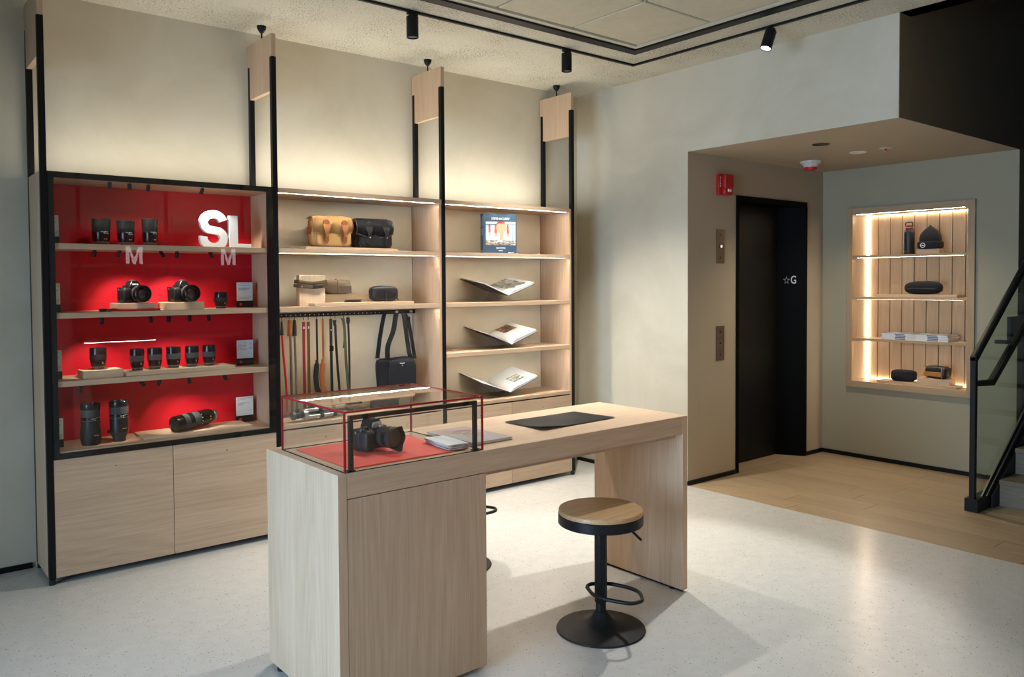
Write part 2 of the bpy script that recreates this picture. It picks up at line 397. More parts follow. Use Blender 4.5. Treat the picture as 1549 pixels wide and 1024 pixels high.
# ------------------------------------------------------------------ room shell
def shell():
    fl = struct(box('floor', -4, XR, -3, YW, -.06, 0, terrazzo()))
    struct(box('wall_back', -4, XR+.15, YW, YW+.15, 0, ZC, wall_plaster))
    # right wall: solid beside the lift alcove, continued over the alcove as a beam
    bm = bmesh.new(); bx(bm, XR, XR+.14, YA+.004, YW, 0, ZC); bx(bm, XR, XR+.14, YB+.0045, YA+.004, ZS, ZC)
    struct(finish('wall_right', bm, wall_plaster))
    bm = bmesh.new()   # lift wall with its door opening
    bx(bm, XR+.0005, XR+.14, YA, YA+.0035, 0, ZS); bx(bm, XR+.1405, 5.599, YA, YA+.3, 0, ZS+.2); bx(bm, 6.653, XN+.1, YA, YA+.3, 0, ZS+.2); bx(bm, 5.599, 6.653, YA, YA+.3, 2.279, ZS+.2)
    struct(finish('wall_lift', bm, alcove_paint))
    bm = bmesh.new()   # niche wall with the opening for the built-in shelves
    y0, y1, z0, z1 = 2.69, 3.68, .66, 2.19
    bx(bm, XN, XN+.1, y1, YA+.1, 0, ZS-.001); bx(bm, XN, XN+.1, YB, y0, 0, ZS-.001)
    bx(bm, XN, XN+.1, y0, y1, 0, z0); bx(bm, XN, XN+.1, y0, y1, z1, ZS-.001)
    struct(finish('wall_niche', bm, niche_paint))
    struct(box('ceiling', XR+.001, XN+.05, YB+.0005, YA, ZS-.001, ZS+.0, alcove_paint)).name = 'ceiling_alcove'
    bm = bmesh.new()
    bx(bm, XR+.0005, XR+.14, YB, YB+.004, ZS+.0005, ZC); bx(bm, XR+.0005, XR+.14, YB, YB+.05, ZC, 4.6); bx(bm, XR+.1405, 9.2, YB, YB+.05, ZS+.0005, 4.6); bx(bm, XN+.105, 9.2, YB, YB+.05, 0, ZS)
    struct(finish('wall_stair', bm, unlit_paint))
    struct(box('wall_stair_end', 9.2, 9.3, -.1, YB+.1, 0, 4.6, unlit_paint))
    struct(box('wall_stair_side', 5.12, 9.3, -.1, 0.0, 0, 4.6, unlit_paint))
    struct(box('ceiling_stair', XR, 9.3, -.1, YB+.1, 4.5, 4.6, unlit_paint))
    struct(box('wall_light_shield', XR, XR+.14, -.1, 1.5, 0, 4.6, wall_plaster))  # unseen wall added to keep shop light off the stairwell
    bm = bmesh.new(); bx(bm, XR, XR+.14, 1.5, YB, ZC, 4.6)
    struct(finish('trim_header', bm, unlit_paint))
    struct(box('wall_front', 1.6, XR, -.1, 0, 0, ZC, wall_plaster))
    struct(box('wall_front_return', 1.5, 1.6, -3, 0, 0, ZC, wall_plaster))
    struct(box('wall_rear', -4, 1.6, -3.15, -3, 0, ZC, wall_plaster))
    bm = bmesh.new()   # left wall with the shop window
    bx(bm, -2.85, -2.7, -3, .8, 0, ZC); bx(bm, -2.85, -2.7, 3.2, YW, 0, ZC); bx(bm, -2.85, -2.7, .8, 3.2, 0, .2); bx(bm, -2.85, -2.7, .8, 3.2, 2.75, ZC)
    struct(finish('wall_left', bm, wall_plaster))
    w = struct(box('window_1', -2.8, -2.79, .8, 3.2, .2, 2.75, pane))
    for k in range(5):
        y = .8+2.4*k/4
        box('window_frame', -2.82, -2.75, y-.03, y+.03, .2, 2.75, black_frame, w)
    # textured ceiling with a recessed field of tiles
    pc = popcorn(); bm = bmesh.new()
    cx0, cx1, cy0, cy1 = -3.2, 4.38, -2.4, 3.95
    bx(bm, -4, XR+.14, cy1, YW+.15, ZC, ZC+.1); bx(bm, -4, XR+.14, -3, cy0, ZC, ZC+.1)
    bx(bm, -4, cx0, cy0, cy1, ZC, ZC+.1); bx(bm, cx1, XR+.14, cy0, cy1, ZC, ZC+.1)
    cl = struct(finish('ceiling', bm, pc))
    tile = plaster('ceiling_tile', (.50, .46, .34), (.56, .52, .40), 9, .6, 120)
    smoothm = plain('ceiling_border_paint', (.60, .55, .42), .8)
    bm = bmesh.new()
    bw = .11
    bx(bm, cx0, cx1, cy1-bw, cy1, ZC+.001, ZC+.08); bx(bm, cx1-bw, cx1, cy0, cy1-bw, ZC+.001, ZC+.08)
    bx(bm, cx0, cx1-bw, cy0, cy0+bw, ZC+.001, ZC+.08); bx(bm, cx0, cx0+bw, cy0+bw, cy1-bw, ZC+.001, ZC+.08)
    finish('ceiling_border', bm, smoothm, cl)
    xs = [4.255-.62*k for k in range(13)]; ys = [3.825-.62*k for k in range(11)]
    me = None
    for i in range(12):
        for j in range(10):
            x1_, y1_ = xs[i]-.006, ys[j]-.006
            if me is None:
                bm = bmesh.new(); bx(bm, -.606, 0, -.606, 0, 0, .04, .006)
                o = finish('ceiling_tile', bm, tile, cl, (x1_, y1_, ZC+.006)); me = o.data
            else: place('ceiling_tile', me, cl, (x1_, y1_, ZC+.006))
    struct(box('ceiling_slab', -4.2, 5.2, -3.2, 5.4, ZC+.1, ZC+.2, plain('slab_dark', (.08, .07, .05), .9)))
    # thick black trim round the tile field
    bm = bmesh.new(); a, b = 4.345, 3.955; t = .075
    bx(bm, -3.2, a+.03, b-t, b, ZC-.012, ZC+.004); bx(bm, a+.03-t, a+.03, -2.4, b-t, ZC-.012, ZC+.004)
    bx(bm, -3.2, a, -2.4, -2.4+t, ZC-.012, ZC+.004); bx(bm, -3.2, -3.2+t, -2.4+t, b-t, ZC-.012, ZC+.004)
    struct(finish('trim_1', bm, black_frame))
    # baseboards
    struct(box('baseboard_back', -4, PX[0]-.02, YW-.012, YW, 0, .03, black_frame))
    struct(box('baseboard_right', XR-.012, XR, YA-.0, YW-.0, 0, .03, black_frame))
    bm = bmesh.new(); bx(bm, XR, 5.599, YA-.012, YA, 0, .034); bx(bm, 6.653, XN, YA-.012, YA, 0, .034)
    struct(finish('baseboard_lift', bm, black_frame))
    struct(box('baseboard_niche', XN-.012, XN, YB, YA-.012, 0, .034, black_frame))
shell()

def plank_floor():
    o = struct(box('floor_wood_base', XR, 9.2, -.1, YA+.3, -.06, -.016, plain('floor_gap', (.07, .05, .03), .8))); o.name = 'floor_alcove'
    w = .195; x = XR+.004; k = 0
    random.seed(3)
    while x < 7.2:
        y = YA; first = True
        while y > .9:
            ln = random.uniform(.7, 1.3) if first else random.uniform(1.2, 1.9); first = False
            y2 = max(y-ln, .9)
            bm = bmesh.new(); bx(bm, 0, w-.0022, 0, y-y2-.0022, -.016, random.uniform(-.0006, .0), .0012)
            finish('plank', bm, floor_oak, o, (x, y2, 0)); y = y2
        x += w
    bm = bmesh.new(); bx(bm, 0, 1.02, 0, .10, -.016, 0, .0012); finish('plank', bm, floor_oakx, o, (5.615, YA+.002, 0))
    bm = bmesh.new(); bx(bm, 0, 1.02, 0, .11, -.016, 0, .0012); finish('plank', bm, floor_oakx, o, (5.615, YA+.104, 0))
plank_floor()

# ------------------------------------------------------------------ lift door
def lift_door():
    d = struct(box('door_1', 5.63, 6.62, YA+.205, YA+.235, 0.002, 2.25, plain('door_black', (.004, .004, .004), .45, spec=.25)))
    box('door_leaf', 5.66, 6.12, YA+.195, YA+.205, .004, 2.24, plain('door_black', (.004, .004, .004), .45, spec=.25), d)
    fm = plain('door_frame_black', (.003, .003, .003), .6, spec=.06)
    bm = bmesh.new()
    bx(bm, 5.599, 5.632, YA-.012, YA+.21, 0, 2.279, .002); bx(bm, 5.632, 6.653, YA-.012, YA+.21, 2.236, 2.279, .002)
    finish('door_frame', bm, fm, d)
    prism('door_frame', [(6.653, YA-.012), (6.653, YA+.24), (6.50, YA+.205), (6.616, YA-.012)], 'z', 0, 2.236, fm, d)
    # floor mark on the splayed jamb: a star and the letter G
    dx, dy = 6.50-6.616, .217; L = math.hypot(dx, dy); ang = math.atan2(-dy, -dx)
    def on_jamb(s, z): # s along the jamb from the front edge
        return (6.616+dx*s-.003*dy/L, YA-.012+dy*s+.003*dx/L, z)
    rot = (PI/2, 0, ang)
    gm = plain('sign_print', (.55, .58, .62), .5)
    text('sign_letter', 'G', .07, gm, d, on_jamb(.40, 1.59), rot, .0015, .0008, (.045, .072))
    st = bmesh.new(); outer = []; inner = []
    for k in range(10):
        a = PI/2+k*PI/5; r0 = .03 if k % 2 == 0 else .0125
        outer.append(st.verts.new((r0*math.cos(a), r0*math.sin(a)*1.25, 0))); inner.append(st.verts.new((.72*r0*math.cos(a), .72*r0*math.sin(a)*1.25, 0)))
    for k in range(10): st.faces.new((outer[k], outer[(k+1) % 10], inner[(k+1) % 10], inner[k]))
    bmesh.ops.solidify(st, geom=st.faces[:], thickness=.002)
    finish('sign_star', st, gm, d, on_jamb(.64, 1.585), rot=rot)
lift_door()

# ------------------------------------------------------------------ wall display
def mini_spot(parent, x, y, z, tilt):
    """stub lamp under a shelf: x, y, underside z; tilt about Y"""
    o = lathe('shelf_spotlight', [(.0, 0), (.0108, 0), (.0108, -.034), (.008, -.034), (.007, -.031), (0, -.031)], black_metal, parent, 14, loc=(x, y, z-.004), rot=(R(12), R(tilt), 0))
    lathe('swivel', [(.0, .006), (.004, .006), (.004, -.002), (0, -.002)], black_metal, o, 8)
    return o
def upright(parent, x, yfront):
    fr = box('upright_post', x, x+PW, YF, YF+PW, .03, 2.978, black_frame, parent, .0015)
    box('upright_post', x, x+PW, YW-.045, YW-.012, .03, 2.978, black_frame, parent, .0015)
    hb = box('header_board', x+.0005, x+PW-.0005, YF+.0006, YW-.006, 2.768, 3.117, oak_z, parent, .0015)
    for py in (YF-.0008, YW-.05): pass
    lathe('ceiling_rod', [(0, 3.11), (.0055, 3.11), (.0055, 3.165), (.012, 3.168), (.026, 3.19), (.030, ZC-.001), (0, ZC-.001)], black_metal, parent, 16, off=(x+PW/2+.01, 5.0, 0))
    lathe('levelling_foot', [(0, 0), (.016, 0), (.016, .02), (.011, .031), (0, .031)], black_rubber, parent, 12, off=(x+PW/2, YF+PW/2, 0))
    lathe('levelling_foot', [(0, 0), (.016, 0), (.016, .02), (.011, .031), (0, .031)], black_rubber, parent, 12, off=(x+PW/2, YW-.03, 0))

def led_strip(parent, x0, x1, y, z):
    return box('led_strip', x0, x1, -.0025, .0025, -.0002, .004, led, parent, loc=(0, y, z+.00022), rot=(R(2.2), 0, 0))

ZT = (2.145, 2.175)
SH = ((1.772, 1.802), (1.404, 1.434), (1.041, 1.070))
def bay_doors(parent, x0, x1, split):
    m = wood('door_oak', OAKL, OAKD, 'x', 1.0)
    for a, b in ((x0, split-.0015), (split+.0015, x1)):
        d = box('cabinet_door', a, b, YF+.003, YF+.022, .034, .659, m, parent, .001)
        kx = a+.235 if a == x0 else b-.24
        lathe('lock', [(0, 0), (.0035, 0), (.0035, .002), (0, .002)], black_metal, d, 10, axis='y', off=((a+b)/2, YF+.003, .59))
    bm = bmesh.new(); bx(bm, x0, x1, YF+.04, YW-.02, .04, .655)
    finish('carcass', bm, plain('carcass_dark', (.02, .018, .015), .8), parent)
def red_bay():
    x0, x1 = PX[0], PX[1]+PW
    t = thing('display_cabinet', 'tall glass-fronted oak display cabinet with red interior and black frame', 'cabinet', (x0, YF, 0))
    t.location = (0, 0, 0)
    xi0, xi1 = x0+PW, PX[1]
    upright(t, PX[0], YF); upright(t, PX[1], YF)
    side = plain('daylit_oak_side', (.52, .50, .45), .5)  # unused: oak with the cool side light mixed into its colour
    box('side_panel', x0+.001, x0+.02, YF+PW, YW-.005, .033, 2.176, oak_z, t)
    box('inner_panel', xi0-.008, xi0+.012, YF+.02, YW-.03, .66, 2.16, oak_z, t)
    box('inner_panel', 2.016, 2.036, YF+.035, YW-.006, .66, 2.16, oak_z, t)
    box('back_panel', xi0+.012, 2.016, YW-.052, YW-.03, .66, 2.16, red_panel, t)
    box('cabinet_top', x0+.02, 2.036, YF+.02, YW-.006, 2.146, 2.172, oak_x, t)
    box('bottom_shelf', xi0+.012, 2.016, YF+.008, YW-.052, .672, .699, oak_x, t)
    for a, b in SH: box('shelf', xi0+.002, 2.016, YF+.01, YW-.052, a, b, oak_x, t, .001)
    # black door frames
    bm = bmesh.new(); fr = .030
    bx(bm, xi0, xi1, YF-.002, YF+.012, 2.145, 2.176); bx(bm, xi0, xi1, YF-.002, YF+.012, .662, .691)
    bx(bm, xi0, xi0+fr, YF-.002, YF+.012, .691, 2.145); bx(bm, 1.984, xi1, YF-.002, YF+.012, .691, 2.145)
    finish('door_frame', bm, black_frame, t)
    for a, b in ((xi0+.004, 1.4175), (1.4205, xi1-.004)):
        box('glass_door', a, b, YF-.006, YF-.004, .664, 2.174, cab_glass, t)
    bay_doors(t, xi0+.001, xi1-.001, 1.407)
    zz = [z for z in (2.146, 1.772, 1.404, 1.041)]
    L = [[(1.112, 0), (1.214, 0), (1.313, 0), (1.615, 18)],
         [(1.03, 2), (1.155, 8), (1.37, -38), (1.462, 3), (1.65, -30)],
         [(1.06, 3), (1.309, -8), (1.41, 0), (1.525, -6), (1.636, -4)],
         [(.947, 16), (1.251, -35), (1.354, 14), (1.517, -10), (1.721, -25)]]
    aim = [[1.1, 1.22, 1.36, 1.75], [1.2, 1.25, 1.5, 1.52, 1.74], [1.06, 1.26, 1.4, 1.52, 1.66], [1.02, 1.12, 1.5, 1.6, 1.85]]
    power = [[.14, .16, .3, 4.0], [.5, 1.6, 1.3, 1.3, .35], [1.3, .5, .5, .9, .5], [.15, .5, .9, 1.1, .3]]
    for z, row, am, pw in zip(zz, L, aim, power):
        for (x, tl), ax, p in zip(row, am, pw):
            mini_spot(t, x, YF+.045, z, tl)
            spot('shelf_spotlight_beam', (x+math.sin(R(-tl))*.04, YF+.05, z-.042), (ax, 4.92 if p > 3 else 5.04, z-.32), p*5.0, (1, .90, .76), 75, .7, .008)
red_bay()

def open_bay(i, label, nshelf):
    x0, x1 = PX[i]+PW, PX[i+1]+PW
    t = thing('shelving_unit', label, 'shelves', (0, 0, 0))
    upright(t, PX[i+1], YF)
    xr_ = PX[i+1]-.002
    xl = x0+.002
    box('top_shelf', xl, PX[i+1]+(PW if i == 1 else 0)-.002, YF+.003, YW-.03, ZT[0], ZT[1], oak_x, t, .001)
    box('back_panel', xl, xr_-.024, YW-.03, YW-.012, .66, ZT[0], cream_panel, t)
    box('gap_shade_strip', xr_-.024, xr_-.016, YW-.02, YW-.012, .66, ZT[0], plain('gap_shade', (.05, .06, .05), .8), t)  # dark strip, colour stands in for the shade inside the gap
    box('side_panel', xr_-.016, xr_+.002, YF+.006, YW-.012, .034, ZT[0], oak_z, t)
    if i == 2: box('side_panel', xl-.001, xl+.004, YF+.035, YW-.03, .034, ZT[0], oak_z, t)
    zs = [ZT]
    for a, b in SH[:nshelf]:
        box('shelf', xl+.001, xr_-.016, YF+.004, YW-.03, a, b, oak_x, t, .001); zs.append((a, b))
    box('counter', xl+.001, xr_-.001, YF+.002, YW-.03, .670, .695, oak_x, t, .001)
    for a, b in zs: led_strip(t, xl+.004, xr_-.045, YF+.02, a)
    bay_doors(t, xl, xr_, 2.66 if i == 1 else 3.915)
    return t
bay2 = open_bay(1, 'middle oak shelving unit holding camera bags and hanging straps', 2)
bay3 = open_bay(2, 'right oak shelving unit with three open books and blue book', 3)

# rail with peg holes under the lower shelf of the middle unit, and the prongs that carry the bag
rail = box('strap_rail', 2.10, 3.236, 5.10, 5.116, 1.357, 1.386, black_frame, bay2, .001)
hole_me = None
for k in range(26):
    x = 2.13+.0335*k
    if hole_me is None:
        o = lathe('peg_hole', [(0, 0), (.004, 0), (.004, .0015), (0, .0015)], steel, rail, 8, axis='y', loc=(x, 5.1, 1.371)); hole_me = o.data
    else: place('peg_hole', hole_me, rail, (x, 5.1, 1.371))
for x in (2.955, 3.075):
    p = tube('prong', [(x, 5.1, 1.376), (x+.005, 5.02, 1.378), (x+.008, 4.92, 1.38)], .008, black_metal, rail, 10)
    lathe('prong_tip', [(0, 0), (.0085, 0), (.0085, .018), (0, .018)], steel, p, 12, axis='y', off=(x+.008, 4.92, 1.38))

# ------------------------------------------------------------------ cabinet contents
def ring_band(bm, r0, r1, z0, z1, n=32):
    lathe_bm(bm, [(r0, z0), (r1, z1)], n, False)
def marks(name, parent, r, z, items, m, face=-PI/2):
    """tiny raised print round a barrel: items = (angle deg, width, height, dz)"""
    bm = bmesh.new()
    for a, w, h, dz in items:
        n = 2
        A0 = face+R(a)-w/2/r; vs = []
        for k in range(n+1):
            th = A0+w/r*k/n
            vs.append([bm.verts.new((r*math.cos(th), r*math.sin(th), z+dz+s*h/2)) for s in (-1, 1)])
        for p, q in zip(vs, vs[1:]): bm.faces.new((p[0], q[0], q[1], p[1]))
    return finish(name, bm, m, parent)
def lens_parts(t, R0, H, kind, mat2=None):
    """upright lens standing on its mount"""
    s = R0
    g = mat2 or black_rubber
    if kind == 'prime':
        lathe('lens_mount', [(0, 0), (s*.74, 0), (s*.76, H*.10), (0, H*.10)], plain('mount_dark', (.03, .03, .032), .35), t, 32)
        lathe('chrome_ring', [(s*.77, H*.10), (s*.79, H*.115), (s*.79, H*.125), (s*.77, H*.13)], plain('grey_metal', (.22, .22, .23), .3, .6), t, 32)
        lathe('barrel', [(0, H*.125), (s*.80, H*.125), (s*.88, H*.2), (s*.97, H*.40), (s, H*.43), (0, H*.43)], black_gloss, t, 32)
        bm = bmesh.new(); pr = []
        for k in range(13): pr += [(s*(1.0+.015*(k % 2)), H*(.43+.26*k/12))]
        lathe_bm(bm, pr, 36, False); finish('focus_ring', bm, g, t)
        lathe('front_barrel', [(0, H*.69), (s, H*.69), (s*1.0, H*.94), (s*.96, H), (s*.84, H), (s*.80, H*.93), (0, H*.93)], black_gloss, t, 32)
        lathe('front_glass', [(s*.79, H*.94), (s*.5, H*.955), (0, H*.96)], lens_glass, t, 24)
        marks('orange_numeral', t, s*.93+.0012, H*.29, [(12, .006, .0055, 0)], orange_print)
        marks('white_numeral', t, s*.95+.0012, H*.35, [(8, .006, .002, 0)], grey_print)
    else:
        hood = kind == 'hood'
        lathe('lens_mount', [(0, 0), (s*.70, 0), (s*.72, H*.07), (0, H*.07)], plain('mount_dark', (.03, .03, .032), .35), t, 32)
        lathe('chrome_ring', [(s*.74, H*.07), (s*.85, H*.13), (s*.87, H*.145), (s*.85, H*.15)], plain('bronze_ring', (.16, .13, .11), .35, .5), t, 32)
        lathe('barrel', [(0, H*.14), (s*.86, H*.14), (s*.94, H*.30), (s*.94, H*.50), (0, H*.50)], black_gloss, t, 32)
        bm = bmesh.new(); pr = []
        for k in range(13): pr += [(s*(.95+.02*(k % 2)), H*(.50+.18*k/12))]
        lathe_bm(bm, pr, 36, False); finish('zoom_ring', bm, g, t)
        top = [(0, H*.68), (s*.95, H*.68), (s*(1.02 if hood else .97), H*.76), (s*(1.0), H*.985), (s*.97, H), (s*.86, H), (s*.84, H*.9), (0, H*.9)]
        lathe('front_barrel', top, plain('matte_black', (.016, .016, .016), .5, spec=.3), t, 32)
        lathe('front_glass', [(s*.83, H*.91), (s*.5, H*.925), (0, H*.93)], lens_glass, t, 24)
        if hood:
            for a0 in (35, 215):
                bm = bmesh.new(); n = 10
                vs = []
                for k in range(n+1):
                    th = R(a0-50+100*k/n-90); hh = .0*H+.045*H*math.sin(PI*k/n)
                    vs.append([bm.verts.new((rr*math.cos(th), rr*math.sin(th), H*.985+z)) for rr, z in ((s*1.0, 0), (s*1.0, hh+.004), (s*.93, hh+.004), (s*.93, 0))])
                for p, q in zip(vs, vs[1:]):
                    for k in range(4): bm.faces.new((p[k], q[k], q[(k+1) % 4], p[(k+1) % 4]))
                finish('hood_petal', bm, plain('matte_black', (.016, .016, .016), .5, spec=.3), t)
        marks('white_scale', t, s*.955+.001, H*.47, [(-2, .003, .010, .0), (9, .003, .004, -.003), (19, .003, .004, -.003), (29, .003, .004, -.003), (-14, .016, .002, .006), (16, .014, .002, .006), (4, .006, .005, .007)], white_print)
        marks('orange_numeral', t, s*.93+.0012, H*.24, [(2, .006, .0055, 0), (14, .006, .0055, 0)], orange_print)
def lens(x, y, z, R0, H, kind, label, rz=.15, mat2=None, grp=None):
    t = thing('camera_lens', label, 'lens', (x, y, z), rz, grp)
    lens_parts(t, R0, H, kind, mat2); return t
Y3 = 4.98
lens(1.094, Y3, 1.802, .049, .145, 'hood', 'black zoom lens with petal hood, leftmost of three on the top red shelf')
lens(1.223, Y3, 1.802, .048, .144, 'zoom', 'black flared zoom lens, middle of the three on the top red shelf')
lens(1.3535, Y3, 1.802, .0445, .16, 'zoom', 'tall straight zoom lens, third from left on the top red shelf', .25)
lens(1.745, 4.945, 1.434, .0395, .098, 'prime', 'short stubby black lens between second camera and white card on the middle red shelf')
lens(1.055, 4.93, 1.114, .0425, .119, 'prime', 'black lens alone on a thick oak block, left of the lower red shelf')
for x, y, h, w, lb in ((1.253, 4.915, .122, .038, 'black lens first from the left on the long thin oak board'),
                    (1.352, 4.928, .122, .040, 'black lens second from the left on the long thin oak board'),
                    (1.457, 4.929, .121, .040, 'black lens third on the long thin oak board, straddling the glass door joint'),
                    (1.560, 4.92, .121, .039, 'black lens fourth on the long thin oak board, second from its right end'),
                    (1.662, 4.925, .121, .038, 'black lens at the right end of the row on the long thin oak board')):
    lens(x, y, 1.094, w, h, 'prime', lb, .15, grey_rubber, 'prime lenses in a row on the thin oak board')

def tele(x, y, z, label, lower, rz=.1):
    t = thing('telephoto_lens', label, 'lens', (x, y, z), rz)
    H = .228
    if lower:   # reversed hood at the base makes it bulge
        lathe('lens_hood', [(0, 0), (.044, 0), (.053, .03), (.052, .075), (.049, .10), (0, .10)], plain('matte_black', (.016, .016, .016), .5, spec=.3), t, 32)
        b0 = .10
    else:
        lathe('lens_mount', [(0, 0), (.034, 0), (.034, .02), (.046, .045), (.048, .055), (0, .055)], plain('mount_dark', (.03, .03, .032), .35), t, 32); b0 = .055
        box('tripod_foot', -.06, -.044, -.012, .012, .05, .066, black_metal, t, .002)
    lathe('barrel', [(0, b0), (.048, b0), (.049, .13), (.048, .135), (0, .135)], black_plastic, t, 32)
    lathe('silver_line', [(.0485, .135), (.0492, .1365), (.0485, .138)], plain('grey_metal', (.22, .22, .23), .3, .6), t, 32)
    lathe('scale_ring', [(0, .138), (.0485, .138), (.0485, .156), (0, .156)], black_gloss, t, 32)
    bm = bmesh.new(); lathe_bm(bm, [(.0485+.001*(k % 2), .156+.040*k/10) for k in range(11)], 40, False); finish('zoom_ring', bm, grey_rubber, t)
    lathe('front_barrel', [(0, .196), (.049, .196), (.051, .205), (.051, H-.004), (.049, H), (.044, H), (.042, H-.012), (0, H-.012)], black_gloss, t, 32)
    lathe('front_glass', [(.0415, H-.011), (.02, H-.008), (0, H-.007)], lens_glass, t, 24)
    marks('white_scale', t, .0497, .147, [(10, .003, .005, 0), (20, .004, .004, .003), (34, .003, .004, .004), (46, .003, .004, .004), (-4, .012, .002, 0), (10, .003, .004, -.008)], white_print)
    marks('orange_numeral', t, .0535 if lower else .0495, .055 if lower else .075, [(8, .012, .004, 0), (24, .012, .004, 0)], orange_print)
    return t
tele(1.008, 4.925, .699, 'tall telephoto lens with bulging reversed hood, left end of the bottom red shelf', True)
tele(1.156, 4.935, .699, 'tall telephoto lens on a narrow mount, second on the bottom red shelf', False)
def lying_lens():
    t = thing('telephoto_lens', 'long telephoto lens lying on its side on an oak board, bottom red shelf', 'lens', (1.44, 4.885, .765), 0, rot=(0, R(-3), R(21)))
    A = 'x'
    lathe('front_barrel', [(0, .004), (.036, .004), (.041, 0), (.046, 0), (.047, .004), (.047, .05), (0, .05)], black_gloss, t, 32, axis=A)
    bm = bmesh.new(); lathe_bm(bm, [(.0475+.001*(k % 2), .05+.034*k/10) for k in range(11)], 40, False, 'x'); finish('focus_ring', bm, grey_rubber, t)
    lathe('barrel', [(0, .084), (.047, .084), (.047, .115), (0, .115)], black_gloss, t, 32, axis=A)
    bm = bmesh.new(); lathe_bm(bm, [(.0475+.001*(k % 2), .115+.045*k/12) for k in range(13)], 40, False, 'x'); finish('zoom_ring', bm, grey_rubber, t)
    lathe('rear_barrel', [(0, .16), (.046, .16), (.046, .17), (.0455, .24), (.037, .265), (.034, .268), (.034, .285), (.030, .287), (0, .287)], black_gloss, t, 32, axis=A)
    lathe('rear_ring', [(.0345, .27), (.0355, .272), (.0355, .28), (.0345, .282)], steel, t, 28, axis=A)
    box('tripod_foot', .17, .235, -.012, .012, -.0475, -.040, black_metal, t, .003)
    bm = bmesh.new()
    for k, dz in ((0, .03), (1, .012), (2, -.008), (3, -.026)):
        a = math.asin(max(-1, min(1, dz/.047))); bx(bm, .163, .168, -.0475*math.cos(a)-.0008, -.0475*math.cos(a)+.001, dz-.002, dz+.002)
    finish('white_scale', bm, white_print, t)
    bm = bmesh.new(); bx(bm, .222, .227, -.0468, -.044, .004, .011); bx(bm, .222, .227, -.0468, -.044, -.012, -.004); finish('orange_numeral', bm, orange_print, t)
    lathe('front_glass', [(0, .008), (.02, .007), (.036, .006)], lens_glass, t, 24, axis=A)
lying_lens()

